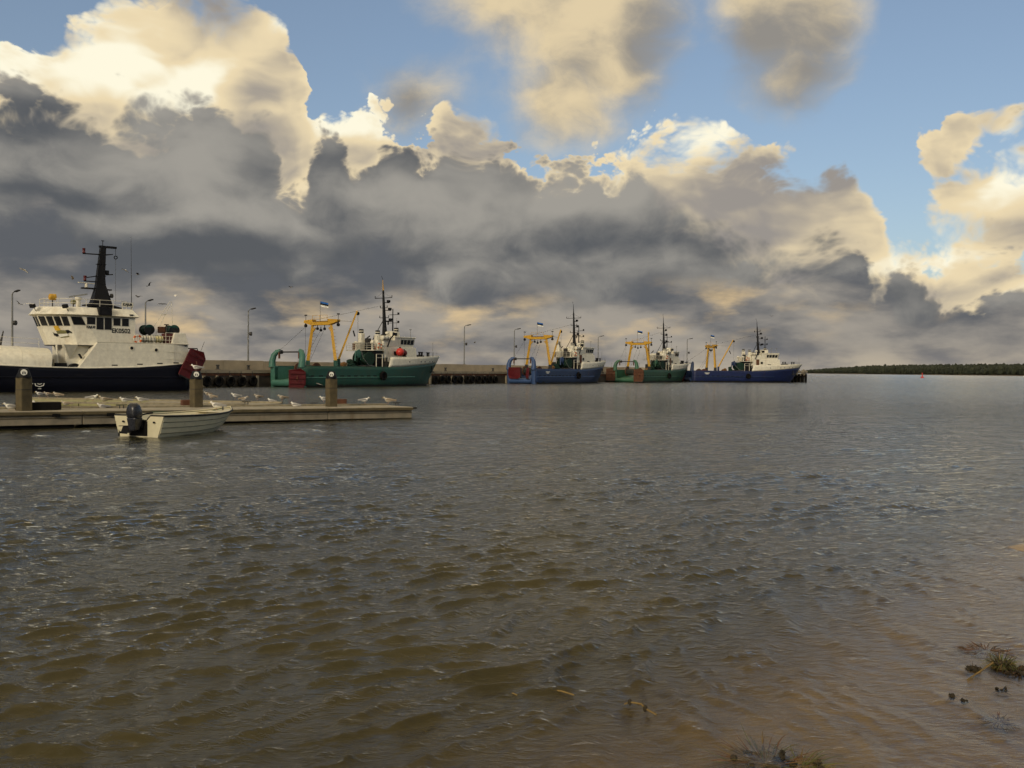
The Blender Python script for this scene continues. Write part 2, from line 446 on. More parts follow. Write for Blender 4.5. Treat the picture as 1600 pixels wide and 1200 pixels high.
DECKF = mat('stained_float_concrete', (0.24, 0.205, 0.145), 0.85, var=0.25, vscale=2.0, grime=0.55, grime_col=(0.15, 0.09, 0.04), gscale=1.3, bump=0.01, streak=True)
ALGAE = mat('mossy_pale_concrete', (0.30, 0.28, 0.13), 0.9, var=0.3, vscale=2.0, grime=0.5, grime_col=(0.15, 0.15, 0.05), bump=0.01)
TIMBER = mat('weathered_timber', (0.092, 0.072, 0.036), 0.85, var=0.35, vscale=4, grime=0.5, grime_col=(0.05, 0.045, 0.02), gscale=2.0, streak=True, bump=0.02)
TIMBERL = mat('pale_timber', (0.26, 0.225, 0.15), 0.85, var=0.3, vscale=5, grime=0.4, grime_col=(0.10, 0.08, 0.04), streak=True, bump=0.01)
GELCOAT = mat('cream_fibreglass', (0.62, 0.57, 0.39), 0.35, var=0.08, grime=0.3, grime_col=(0.36, 0.30, 0.18))
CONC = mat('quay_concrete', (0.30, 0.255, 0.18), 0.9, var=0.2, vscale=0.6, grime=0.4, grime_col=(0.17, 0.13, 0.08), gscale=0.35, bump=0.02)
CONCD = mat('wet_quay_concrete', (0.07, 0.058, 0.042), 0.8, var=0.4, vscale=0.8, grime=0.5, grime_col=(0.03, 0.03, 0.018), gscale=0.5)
STONE = mat('breakwater_stone', (0.17, 0.15, 0.12), 0.9, var=0.4, vscale=0.8, bump=0.03)
GULLW = mat('white_feathers', (0.74, 0.71, 0.64), 0.8, var=0.08, vscale=20)
GULLG = mat('grey_feathers', (0.26, 0.25, 0.235), 0.8, var=0.15, vscale=20)
GULLB = mat('mottled_brown_feathers', (0.24, 0.19, 0.13), 0.85, var=0.45, vscale=40)
GULLK = mat('black_feathers', (0.03, 0.028, 0.026), 0.8)
BEAK = mat('yellow_beak', (0.55, 0.36, 0.05), 0.5)
PINK = mat('pink_legs', (0.42, 0.24, 0.17), 0.6)
EMBY = mat('emblem_yellow', (0.62, 0.38, 0.03), 0.5)
EMBG = mat('emblem_olive', (0.17, 0.16, 0.06), 0.5)
SIGNW = mat('sign_white', (0.75, 0.74, 0.66), 0.5, var=0.04)
FLAGB = mat('flag_blue', (0.02, 0.12, 0.40), 0.8)

# ---------------------------------------------------------------- water and the ground below it
SH_A, SH_B = Vector((1.06, 4.9)), Vector((6.4, 11.0))          # edge of the shallows
_sd = (SH_B - SH_A).normalized(); SH_N = Vector((_sd.y, -_sd.x))  # towards the beach
def shore_dist(X, Y):
    """metres beyond the edge of the shallows, positive towards the beach"""
    return (X - SH_A.x) * SH_N.x + (Y - SH_A.y) * SH_N.y
def bed_z(X, Y):
    s = shore_dist(X, Y)
    bar = 0.105 * np.exp(-((X - 6.5) / 0.8) ** 2 - ((Y - 11.25 - 0.25 * (X - 6.5)) / 0.20) ** 2)      # sandbar at the right
    return np.where(s < 0, -0.055 + 0.10 * s, -0.055 + 0.016 * s).clip(-4.0, 2.0) + bar

def polar_grid(r0, r1, n, a0, a1, m, near_power=1.0):
    rr = np.exp(np.linspace(math.log(r0), math.log(r1), n)); aa = np.linspace(a0, a1, m)
    rg, ag = np.meshgrid(rr, aa, indexing='ij')
    return rg * np.sin(ag), rg * np.cos(ag), rg

def grid_mesh(name, X, Y, Z, mat_):
    n, m = X.shape
    me = bpy.data.meshes.new(name)
    co = np.stack([X, Y, Z], -1).reshape(-1, 3)
    i = np.arange(n - 1)[:, None] * m + np.arange(m - 1)[None, :]
    q = np.stack([i, i + 1, i + m + 1, i + m], -1).reshape(-1, 4)
    me.vertices.add(len(co)); me.vertices.foreach_set('co', co.ravel().astype(np.float32))
    me.loops.add(q.size); me.loops.foreach_set('vertex_index', q.ravel().astype(np.int32))
    me.polygons.add(len(q)); me.polygons.foreach_set('loop_start', np.arange(0, q.size, 4, dtype=np.int32))
    me.polygons.foreach_set('loop_total', np.full(len(q), 4, dtype=np.int32))
    me.polygons.foreach_set('use_smooth', np.ones(len(q), dtype=bool))
    me.update(calc_edges=True); me.materials.append(mat_)
    o = bpy.data.objects.new(name, me); COL.objects.link(o)
    return o

def vnoise(X, Y, sc, seed):
    """smooth value noise, 0..1"""
    rs = np.random.RandomState(seed); T = rs.rand(256, 256)
    x, y = X / sc + 1000, Y / sc + 1000
    xi, yi = np.floor(x).astype(int), np.floor(y).astype(int); fx, fy = x - xi, y - yi
    fx, fy = fx * fx * (3 - 2 * fx), fy * fy * (3 - 2 * fy)
    g = lambda a, b: T[a % 256, b % 256]
    return (g(xi, yi) * (1 - fx) + g(xi + 1, yi) * fx) * (1 - fy) + (g(xi, yi + 1) * (1 - fx) + g(xi + 1, yi + 1) * fx) * fy

def waves(X, Y, rg, step):
    rs = np.random.RandomState(11)
    Z = np.zeros_like(X); DX = np.zeros_like(X); DY = np.zeros_like(X)
    gust = 0.70 + 0.7 * vnoise(X, Y * 0.7, 2.2, 3) * (0.5 + vnoise(X, Y, 9.0, 5))
    sh = shore_dist(X, Y)
    wb = 1 / (1 + np.exp(-(sh + 1.2) * 1.6))                    # waves turn towards the beach
    damp = np.clip(1.0 - 0.42 * (sh + 0.3), 0.16, 1.0)
    warpx = 0.5 * (vnoise(X, Y, 1.7, 21) - 0.5); warpy = 0.5 * (vnoise(X, Y, 1.7, 22) - 0.5)
    Xw, Yw = X + warpx, Y + warpy
    def one(lam, ang, amp, weight):
        nonlocal Z, DX, DY
        k = 2 * math.pi / lam; dx, dy = math.sin(ang), math.cos(ang)
        ph = k * (Xw * dx + Yw * dy) + rs.rand() * 6.283
        a = amp * weight * np.clip((lam / (2.6 * step) - 1) * 1.5, 0, 1)
        s, c = np.sin(ph), np.cos(ph)
        Z = Z + a * c; DX = DX - 0.75 * a * dx * s; DY = DY - 0.75 * a * dy * s
    for i in range(96):
        lam = 0.08 * (0.65 / 0.08) ** rs.rand() if i > 40 else rs.uniform(0.16, 0.36)
        one(lam, R(146) + R(19) * rs.randn(), 0.0050 * lam ** 0.97, gust * (1 - wb) * damp)
    for i in range(38):
        lam = 0.12 * (1.0 / 0.12) ** rs.rand()
        one(lam, R(92) + R(20) * rs.randn(), 0.0056 * lam ** 0.95, gust * wb * damp)
    for i in range(6):
        one(rs.uniform(1.6, 5), R(150) + R(16) * rs.randn(), 0.0026, np.ones_like(X) * (1 - wb))
    # wind ripples: flat troughs, short steep crests
    sg = 0.0075
    zn = np.clip(Z / sg, -2.6, 2.6)
    Z = Z + sg * 0.20 * (zn * zn - 1.0)
    return Z, DX, DY

def water_material():
    m = bpy.data.materials.new('harbour_water'); m.use_nodes = True; nt = m.node_tree; nt.nodes.clear(); S = Sh(nt)
    out = S.new('ShaderNodeOutputMaterial')
    geo = S.new('ShaderNodeNewGeometry'); P = geo.outputs['Position']; x, y, z = S.sep(P)
    sh = S.add(S.mul(S.add(x, -SH_A.x), SH_N.x), S.mul(S.add(y, -SH_A.y), SH_N.y))
    depth = S.m('MAXIMUM', S.mad(sh, -0.10, 0.055), S.mad(sh, -0.016, 0.055))
    d = S.v('LENGTH', P)
    # ripples too small for the mesh
    wp = S.v('ADD', P, S.scale(S.v('SUBTRACT', S.noise(P, 0.9, 2, color=True), (0.5, 0.5, 0.5)), 0.35))
    rot = S.new('ShaderNodeMapping'); rot.inputs['Rotation'].default_value = (0, 0, R(48)); rot.inputs['Scale'].default_value = (1.0, 2.0, 1.0)
    nt.links.new(wp, rot.inputs[0]); RP = rot.outputs[0]
    r1 = S.noise(RP, 1.1, 4, 0.62)
    r2 = S.noise(RP, 7.0, 4, 0.6)
    near = S.ss(d, 8.0, 60.0, 0.0, 1.0)
    h = S.add(S.mul(S.m('POWER', r1, 4.0), S.mul(near, 0.24)), S.mul(S.m('POWER', r2, 3.0), S.ss(d, 4.0, 60.0, 0.036, 0.042)))
    h = S.mul(h, S.ss(sh, -0.6, 1.6, 1.0, 0.45))
    bp = S.new('ShaderNodeBump'); bp.inputs['Strength'].default_value = 1.0; bp.inputs['Distance'].default_value = 1.0
    nt.links.new(h, bp.inputs['Height'])
    fr = S.new('ShaderNodeFresnel'); fr.inputs['IOR'].default_value = 1.333; nt.links.new(bp.outputs[0], fr.inputs['Normal'])
    gl = S.new('ShaderNodeBsdfGlossy'); S.put(gl.inputs['Roughness'], S.ss(d, 4.0, 120.0, 0.05, 0.16))
    gl.inputs['Color'].default_value = (1, 1, 1, 1)
    nt.links.new(bp.outputs[0], gl.inputs['Normal'])
    df = S.new('ShaderNodeBsdfDiffuse')
    silt = S.noise(P, 0.35, 4, 0.6)
    near_c = S.mix(S.lin(silt, 0.35, 0.65), (0.035, 0.0285, 0.0075), (0.054, 0.042, 0.013))   # sand stirred up near the beach
    far_c = (0.027, 0.026, 0.013)
    nt.links.new(S.mix(S.ss(S.add(sh, S.mul(S.sub(silt, 0.5), 4.0)), -9.0, -0.5), far_c, near_c), df.inputs['Color'])
    tr = S.new('ShaderNodeBsdfTransparent'); tr.inputs['Color'].default_value = (0.96, 0.92, 0.82, 1)
    murk = S.new('ShaderNodeMixShader')
    S.put(murk.inputs[0], S.ss(depth, 0.0, 0.30, 0.05, 1.0)); nt.links.new(tr.outputs[0], murk.inputs[1]); nt.links.new(df.outputs[0], murk.inputs[2])
    mx = S.new('ShaderNodeMixShader'); nt.links.new(fr.outputs[0], mx.inputs[0])
    nt.links.new(murk.outputs[0], mx.inputs[1]); nt.links.new(gl.outputs[0], mx.inputs[2])
    nt.links.new(mx.outputs[0], out.inputs[0])
    return m

def build_water():
    WM = water_material()
    X, Y, rg = polar_grid(2.4, 70.0, 900, R(-46), R(46), 900)
    step = rg * (math.log(70 / 2.4) / 900)
    Z, DX, DY = waves(X, Y, rg, step)
    fade = np.clip((70 - rg) / 30, 0, 1); Z *= fade
    w = grid_mesh('water', X + DX * fade, Y + DY * fade, Z, WM); struct(w)
    # open water beyond, one sheet with the near part
    X, Y, rg = polar_grid(70.0, 9000.0, 40, R(-46), R(46), 90)
    far = grid_mesh('water', X, Y, np.zeros_like(X), WM)
    # water beside and behind, out of the frame
    X2, Y2, rg2 = polar_grid(2.4, 9000.0, 60, R(46), R(314), 100)
    side = grid_mesh('water', X2, Y2, np.zeros_like(X2) - 0.004, WM)
    for o in (far, side): struct(o)
    bpy.ops.object.select_all(action='DESELECT')
    for o in (w, far, side): o.select_set(True)
    bpy.context.view_layer.objects.active = w
    bpy.ops.object.join()
    w.name = 'water'
    return w
build_water()

def sand_material():
    m = bpy.data.materials.new('wet_sand'); m.use_nodes = True; nt = m.node_tree; S = Sh(nt); b = nt.nodes['Principled BSDF']
    geo = S.new('ShaderNodeNewGeometry'); P = geo.outputs['Position']
    n = S.noise(P, 1.2, 6, 0.62); g = S.noise(P, 60, 3, 0.6)
    c = S.mix(S.lin(n, 0.3, 0.7), (0.24, 0.175, 0.105), (0.40, 0.305, 0.195))
    c = S.mix(S.mul(S.lin(g, 0.5, 0.75), 0.4), c, (0.06, 0.045, 0.03))
    nt.links.new(c, b.inputs['Base Color']); b.inputs['Roughness'].default_value = 0.6
    bp = S.new('ShaderNodeBump'); bp.inputs['Distance'].default_value = 0.02; nt.links.new(S.noise(S.v('MULTIPLY', P, (1, 3, 1)), 4, 5, 0.6), bp.inputs['Height'])
    nt.links.new(bp.outputs[0], b.inputs['Normal'])
    return m
def build_bed():
    rr = np.concatenate([np.exp(np.linspace(math.log(0.3), math.log(30.0), 420)), np.exp(np.linspace(math.log(31.0), math.log(9500.0), 60))])
    rg, ag = np.meshgrid(rr, np.linspace(0, 2 * math.pi, 361), indexing='ij'); X, Y = rg * np.sin(ag), rg * np.cos(ag)
    Z = bed_z(X, Y) + 0.02 * (vnoise(X, Y, 0.6, 8) - 0.5)
    Z = np.where(rg > 60, np.minimum(Z, -3.0), Z)
    o = grid_mesh('ground', X, Y, Z, sand_material()); struct(o)
build_bed()

# ---------------------------------------------------------------- far shore: low land, beach and wood
def build_far_shore():
    pts = [(1253, 2700), (1330, 2250), (1420, 1900), (1510, 1680), (1600, 1500), (1750, 1300), (2000, 1050)]
    line = [Vector(((px - 800) / FPX * Y, Y, 0)) for px, Y in pts]
    dense = []
    for a, b in zip(line, line[1:]):
        for k in range(12): dense.append(a.lerp(b, k / 12))
    dense.append(line[-1])
    rnd = random.Random(4)
    mb = MB(); rows = []
    for i, p in enumerate(dense):
        d = (dense[min(i + 1, len(dense) - 1)] - dense[max(i - 1, 0)]).normalized(); n = Vector((-d.y, d.x, 0)); n = n if n.x > 0 else -n
        j = rnd.uniform(-6, 6)
        rows.append([p + n * (-12 + j) + V(0, 0, -0.6), p + n * j + V(0, 0, 0.5), p + n * (14 + j) + V(0, 0, 1.6), p + n * 60 + V(0, 0, 3), p + n * 900 + V(0, 0, 3)])
    mb.quadgrid(rows)
    land = mb.build('far_shore', mat('pale_beach_sand', (0.09, 0.068, 0.038), 0.9, vscale=0.02)); struct(land)
    # trees
    tm = bpy.data.materials.new('pine_wood'); tm.use_nodes = True; nt = tm.node_tree; S = Sh(nt); b = nt.nodes['Principled BSDF']
    geo = S.new('ShaderNodeNewGeometry')
    n1 = S.noise(geo.outputs['Position'], 0.06, 5, 0.65)
    nt.links.new(S.mix(S.lin(n1, 0.3, 0.7), (0.010, 0.015, 0.008), (0.028, 0.034, 0.016)), b.inputs['Base Color']); b.inputs['Roughness'].default_value = 0.9
    fb = MB()
    for i in range(len(dense) - 1):
        p, q = dense[i], dense[i + 1]; d = (q - p); L = d.length; d.normalize(); n = Vector((-d.y, d.x, 0)); n = n if n.x > 0 else -n
        rise = min(1.0, 0.55 + i / 26.0)
        for row, (off, cnt) in enumerate(((17, L / 4.0), (30, L / 4.5), (46, L / 5.5), (66, L / 7))):
            for k in range(int(cnt)):
                c = p + d * (L * rnd.random()) + n * (off + rnd.uniform(-7, 7))
                h = rnd.gauss(17 + row * 1.0, 1.3) * rise; r = rnd.uniform(4.0, 7.0)
                if row == 0: h *= rnd.uniform(0.7, 0.98)
                nn = 7; prof = [(0.5 * r, -0.12 * h), (0.9 * r, 0.12 * h), (r, 0.40 * h), (0.9 * r, 0.68 * h), (0.6 * r, 0.88 * h), (0.12 * r, h)]
                rows = []
                for rr, hh in prof:
                    rows.append([(c.x + rr * rnd.uniform(.7, 1.2) * math.cos(6.283 * t / nn), c.y + rr * rnd.uniform(.7, 1.2) * math.sin(6.283 * t / nn), 2.2 + hh + rnd.uniform(-.5, .5)) for t in range(nn)])
                fb.quadgrid(rows, True)
    me = bpy.data.meshes.new('far_wood'); me.from_pydata(fb.v, [], fb.f); me.materials.append(tm)
    o = bpy.data.objects.new('far_wood', me); COL.objects.link(o); struct(o, 'stuff')
    o['label'] = 'dark green wood along the far shore'
build_far_shore()

# ---------------------------------------------------------------- quay
Q_PTS = [V(-75.0, 39.5, 0), V(-29.9, 106.5, 0), V(-1.9, 149.6, 0), V(18.9, 176.9, 0), V(33.8, 199.2, 0), V(40.0, 201.6, 0), V(68.0, 206.4, 0)]
def q_frames():
    out = []
    for i, p in enumerate(Q_PTS):
        ds = []
        if i > 0: ds.append((p - Q_PTS[i - 1]).normalized())
        if i < len(Q_PTS) - 1: ds.append((Q_PTS[i + 1] - p).normalized())
        d = sum(ds, V(0, 0, 0)).normalized()
        n = V(-d.y, d.x, 0)                                       # away from the camera, across the quay
        k = 1 / max(0.3, n.dot(V(-ds[0].y, ds[0].x, 0)))
        out.append((p, n * k))
    return out
QF = q_frames()
def q_at(px, off):
    """point of the quay line, moved off metres back, that the photograph's column px shows"""
    r = (px - 800) / FPX
    P = [p + n * off for p, n in QF]
    for a, b in zip(P, P[1:]):
        fa, fb = a.x - r * a.y, b.x - r * b.y
        if fa <= 0 <= fb:
            return a.lerp(b, fa / (fa - fb))
    return P[-1]
def sweep(prof, mb=None, pts=None):
    mb = mb or MB(); rows = [[p + n * o + V(0, 0, z) for o, z in prof] for p, n in (pts or QF)]
    b = len(mb.v); mb.quadgrid(rows, True); k = len(prof)
    mb.f.append(tuple(b + i for i in range(k))); mb.f.append(tuple(b + (len(rows) - 1) * k + i for i in range(k))[::-1])
    return mb
def build_quay():
    q = empty('quay', Q_PTS[1]); off = -Q_PTS[1]
    tag(q, 'long concrete quay with a beige parapet wall behind the moored trawlers', 'quay')
    def fin(mb, name, m):
        o = mb.build(name, m, q); o.data.transform(Matrix.Translation(off)); return o
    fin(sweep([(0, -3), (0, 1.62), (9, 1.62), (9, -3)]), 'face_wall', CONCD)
    fin(sweep([(-0.18, 1.60), (-0.18, 1.98), (0.75, 1.98), (0.75, 1.60)]), 'cap_beam', CONC)
    fin(sweep([(0.76, 1.63), (0.76, 1.93), (8.9, 1.93), (8.9, 1.63)]), 'quay_deck', CONC)
    fin(sweep([(-0.10, 1.30), (-0.10, 1.58), (0.02, 1.58), (0.02, 1.30)]), 'timber_waling', RUST)
    # parapet, panel by panel
    for (pa, na), (pb, nb) in zip(QF[:5], QF[1:6]):
        L = (pb - pa).length; k = max(1, int(L / 6.2))
        for i in range(k):
            t0, t1 = i / k, (i + 1) / k - 0.03 / L
            a, b = (pa + na * 7.2).lerp(pb + nb * 7.2, t0), (pa + na * 7.2).lerp(pb + nb * 7.2, t1)
            d = (b - a).normalized(); n = V(-d.y, d.x, 0); dz = random.uniform(-0.03, 0.03)
            h = 3.12 + dz
            mb = MB().hexa([a + V(0, 0, 1.9), b + V(0, 0, 1.9), b + n * 0.7 + V(0, 0, 1.9), a + n * 0.7 + V(0, 0, 1.9),
                            a + n * 0.12 + V(0, 0, h), b + n * 0.12 + V(0, 0, h), b + n * 0.6 + V(0, 0, h), a + n * 0.6 + V(0, 0, h)])
            fin(mb, 'parapet_panel', CONC)
    # pilasters between the fenders
    for px in list(range(318, 414, 21)) + list(range(672, 792, 17)):
        p = q_at(px, -0.12); fin(MB().box((p.x, p.y, 0.5), (0.28, 0.28, 1.6), R(55)), 'pilaster', CONC)
build_quay()

def tyre_mesh():
    mb = MB()
    prof = [(0.30, -0.16), (0.34, -0.19), (0.50, -0.19), (0.57, -0.13), (0.58, 0), (0.57, 0.13), (0.50, 0.19), (0.34, 0.19), (0.30, 0.16)]
    rows = [[(r * math.cos(6.2832 * k / 20), h, r * math.sin(6.2832 * k / 20)) for r, h in prof] for k in range(21)]
    mb.quadgrid(rows, False)
    # inner lining so the tyre is closed
    mb.quadgrid([[(0.30 * math.cos(6.2832 * k / 20), h, 0.30 * math.sin(6.2832 * k / 20)) for h in (-0.16, 0.16)] for k in range(21)])
    return mb.mesh('tyre_body', RUBBER, True)
TYRE = tyre_mesh()
HUB = MB().lathe([(0.30, -0.04), (0.30, 0.04)], axis='Y', n=16).mesh('tyre_backing', RUBBER)
def tyre(loc, rz, label, group):
    t = bpy.data.objects.new('tyre_fender', TYRE); COL.objects.link(t); t.location = loc; t.rotation_euler = (0, 0, rz)
    h = bpy.data.objects.new('backing_plate', HUB); COL.objects.link(h); h.parent = t
    c = MB().tube([(0, 0.05, 0.5), (0, 0.16, 1.15)], 0.025, 6).build('chain', STEEL, t)
    tag(t, label, 'tyre fender', group); return t
def build_tyres():
    def run(px0, px1, stepm, lab, grp):
        a, b = q_at(px0, -0.42), q_at(px1, -0.42); L = (b - a).length; d = (b - a).normalized(); n = int(L / stepm)
        ang = math.atan2(d.y, d.x)
        for i in range(n + 1):
            p = a + d * (i * stepm); tyre((p.x, p.y, 0.66 + random.uniform(-.04, .04)), ang + random.uniform(-.06, .06), lab(i, n), grp)
    N = ['first', 'second', 'third', 'fourth', 'fifth', 'sixth', 'seventh', 'eighth', 'ninth', 'tenth', 'eleventh', 'twelfth', 'thirteenth', 'fourteenth']
    run(323, 412, 1.62, lambda i, n: 'black tyre fender on the quay, %s from the navy boat towards the green trawler' % N[i], 'tyre fenders between the navy boat and the green trawler')
    run(680, 778, 1.62, lambda i, n: 'black tyre fender on the quay, %s from the green trawler\'s bow towards the blue trawler' % N[i], 'tyre fenders between the green and blue trawlers')
build_tyres()

def build_lamps():
    top = 9.1
    info = [(19, 457, 'grey quay lamp post at the far left, above the white whaleback', 1), (227, 471, 'grey quay lamp post behind the stern of the navy and white boat', 0),
            (387.5, 484, 'lone grey quay lamp post between the navy boat and the green trawler', 1), (725, 509, 'lone quay lamp post right of the green trawler\'s bow', 1),
            (803, 515, 'quay lamp post rising behind the blue trawler\'s stern arch', 1), (934, 526, 'quay lamp post rising behind the blue trawler\'s bow', 0),
            (1073, 530, 'dark quay lamp post above the bow of the dark green trawler', 1), (897, 521, None, 0)]
    proto = None
    for px, py, lab, flood in info:
        if lab is None: continue
        p = q_at(px, 8.3) if px < 1050 else q_at(px, 5.5)
        h = at_y(px, py, p.y).z - 1.93
        o = empty('lamp_post', (p.x, p.y, 1.93)); tag(o, lab, 'lamp post', 'lamp posts along the quay')
        MB().tube([(0, 0, 0), (0, 0, 1.1)], 0.16, 10).build('base_sleeve', GALV, o, True)
        MB().tube([(0, 0, 1.1), (0, 0, h - 0.15)], [0.12, 0.075], 10).build('pole', GALV, o, True)
        MB().tube([(0, 0, h - 0.2), (0.15, -0.1, h), (0.5, -0.33, h + 0.08)], 0.05, 8).build('bracket_arm', GALV, o, True)
        MB().box((0.8, -0.53, h + 0.12), (0.75, 0.3, 0.13), R(-33), ('Y', R(-9))).build('lantern', STEEL, o, bevel=0.03)
        if flood:
            MB().lathe([(0.05, -0.2), (0.22, -0.12), (0.26, 0.12), (0.24, 0.16)], (0.36, -0.2, h * 0.60), 'X', 12).build('floodlight', STEEL, o, True)
            MB().tube([(0, 0, h * 0.60), (0.3, -0.17, h * 0.60)], 0.04, 6).build('floodlight_arm', STEEL, o)
build_lamps()

def build_bollards():
    for px, lab in ((388, 'small dark bollard on the quay edge below the lone lamp post'), (340, 'small dark bollard on the quay edge beside the navy boat\'s red trawl door'),
                    (696, 'small dark bollard on the quay edge off the green trawler\'s bow'), (770, 'small dark bollard on the quay edge beside the blue trawler\'s stern')):
        p = q_at(px, 0.9); o = empty('bollard', (p.x, p.y, 1.98)); tag(o, lab, 'bollard', 'bollards along the quay edge')
        MB().lathe([(0.24, 0), (0.24, 0.05), (0.15, 0.1), (0.14, 0.38), (0.22, 0.46), (0.20, 0.55), (0.06, 0.58)], n=14).build('bollard_post', STEEL, o, True)
        MB().box((0, 0, 0.012), (0.62, 0.62, 0.02)).build('base_plate', RUST, o)
build_bollards()

def build_rubble():
    e = Q_PTS[-1]; rnd = random.Random(9)
    for i in range(16):
        px = rnd.uniform(1240, 1262); mb = MB()
        r = rnd.uniform(0.35, 0.8); mb.ball((0, 0, 0), r, 8, (1, rnd.uniform(.7, 1.1), rnd.uniform(.6, .8)))
        mb.v = [(x * rnd.uniform(.8, 1.2), y * rnd.uniform(.8, 1.2), z * rnd.uniform(.8, 1.2)) for x, y, z in mb.v]
        o = mb.build('boulder', STONE); o.location = (e.x - rnd.uniform(-1.2, 6.5), e.y + rnd.uniform(0.2, 3.5) - 0.5, 2.0 + r * 0.4 + rnd.uniform(0, .25))
        o.rotation_euler = (rnd.random() * 3, rnd.random() * 3, rnd.random() * 3)
        tag(o, 'grey boulder in the heap at the far end of the quay', 'boulder', 'boulders heaped at the end of the quay')
    # fender face of the quay head
    o = empty('quay_head_fender', (e.x - 2.2, e.y - 1.1, 0)); tag(o, 'dark timber fendering on the end of the quay beyond the last trawler', 'fender')
    for i in range(6): MB().box((-1.9 + i * 0.8, -0.2, 0.75), (0.5, 0.3, 2.3), R(10)).build('fender_pile', RUBBER, o, bevel=0.03)
    MB().box((0, -0.43, 1.3), (4.9, 0.18, 0.3), R(10)).build('waling', RUBBER, o)
build_rubble()

# red channel buoy
def build_buoy():
    p = on_z(1441, 590.5); o = empty('channel_buoy', p); tag(o, 'small red channel buoy floating off the far wooded shore', 'buoy')
    MB().lathe([(0.1, -0.8), (0.85, -0.6), (1.0, 0.2), (0.7, 0.55), (0.3, 0.7)], n=16).build('float_body', BRIGHTRED, o, True)
    MB().tube([(0, 0, 0.6), (0, 0, 2.1)], [0.35, 0.2], 10).build('tower', BRIGHTRED, o, True)
    MB().lathe([(0.30, 2.1), (0.30, 2.6), (0.05, 2.7)], n=12).build('top_mark', BRIGHTRED, o, True)
build_buoy()

# ---------------------------------------------------------------- the four stern trawlers (27 m sister ships)
# local frame of a boat: x from the stern (0) to the bow (27), y to port, z up from the waterline
def boat_root(name, c, hd):
    return empty(name, (c[0], c[1], 0), R(90 - hd))

def hull_half(x, z, B, L):
    stem = L - 2.4 + (1.0 if z < 0 else 1.0) * z * (0.68 if z > 0 else 1.0)
    t = max(0.0, min(1.0, x / stem))
    p = 1.9 + 0.42 * max(z, -0.5)
    fore = 1.0 if t < 0.48 else max(0.0, 1 - ((t - 0.48) / 0.52) ** p) ** 0.85
    aft = 1.0 - 0.10 * max(0.0, 1 - x / 3.0) ** 2
    low = 1.0 if z > 0.6 else 1.0 - 0.10 * (0.6 - z)
    return B / 2 * fore * aft * low, stem
def hull_rows(zf0, zf1, nz, xs, B, L):
    """rows of the starboard skin between two height functions of x/L"""
    rows = []
    for j in range(nz + 1):
        row = []
        for s in xs:
            zr = zf0(s) + (zf1(s) - zf0(s)) * j / nz
            stem = L - 2.4 + zr * (0.68 if zr > 0 else 1.0)
            x = s * stem
            h, _ = hull_half(x, zr, B, L)
            row.append((x, -h, zr))
        rows.append(row)
    return rows
def mirror(rows): return [[(x, -y, z) for x, y, z in r] for r in rows]

def life_ring(parent_m, p, label, axis='Y', group='lifebuoys on the trawlers', r=0.32):
    o = empty('lifebuoy', parent_m @ V(*p)); o.rotation_euler = parent_m.to_euler(); tag(o, label, 'lifebuoy', group)
    MB().ring((0, 0, 0), r, 0.085, axis, 20, 8).build('ring_body', WHITE2, o, True)
    for k in range(4):
        a = k * math.pi / 2 + 0.6; mb = MB()
        pts = []
        for i in range(5):
            t = a + (i - 2) * 0.18
            q = (math.cos(t) * r, 0, math.sin(t) * r) if axis == 'Y' else (0, math.cos(t) * r, math.sin(t) * r)
            pts.append(q)
        mb.tube(pts, 0.092, 8).build('red_band', ORANGE, o, True)
    return o

def heap(name, m, parent, c, size, seed, n=18):
    """irregular pile of netting"""
    rnd = random.Random(seed); mb = MB()
    for i in range(n):
        a = rnd.random() * 6.28; d = rnd.random() ** 0.6
        x, y = c[0] + math.cos(a) * d * size[0], c[1] + math.sin(a) * d * size[1]
        r = rnd.uniform(0.28, 0.5) * min(size[0], size[1], size[2] * 1.3)
        mb.ball((x, y, c[2] + size[2] * (1 - d) * rnd.uniform(.3, .9)), r, 8, (1.2, 1.2, 0.8))
    mb.v = [(x + rnd.uniform(-.06, .06), y + rnd.uniform(-.06, .06), z + rnd.uniform(-.06, .06)) for x, y, z in mb.v]
    return mb.build(name, m, parent)

def railing(parent, pts, z0, h, m, n=None, rails=2, r=0.025):
    """posts standing along pts and rails between them"""
    pts = [V(p[0], p[1], z0 if len(p) < 3 else p[2]) for p in pts]
    for k in range(rails):
        f = 1 - k / max(1, rails)
        MB().tube([p + V(0, 0, h * f) for p in pts], r, 6).build('guard_rail', m, parent)
    for a, b in zip(pts, pts[1:]):
        L = (b - a).length; c = max(1, int(L / 1.1))
        for i in range(c):
            p = a.lerp(b, i / c); MB().tube([p, p + V(0, 0, h)], r * 1.1, 6).build('rail_post', m, parent)
    p = pts[-1]; MB().tube([p, p + V(0, 0, h)], r * 1.1, 6).build('rail_post', m, parent)

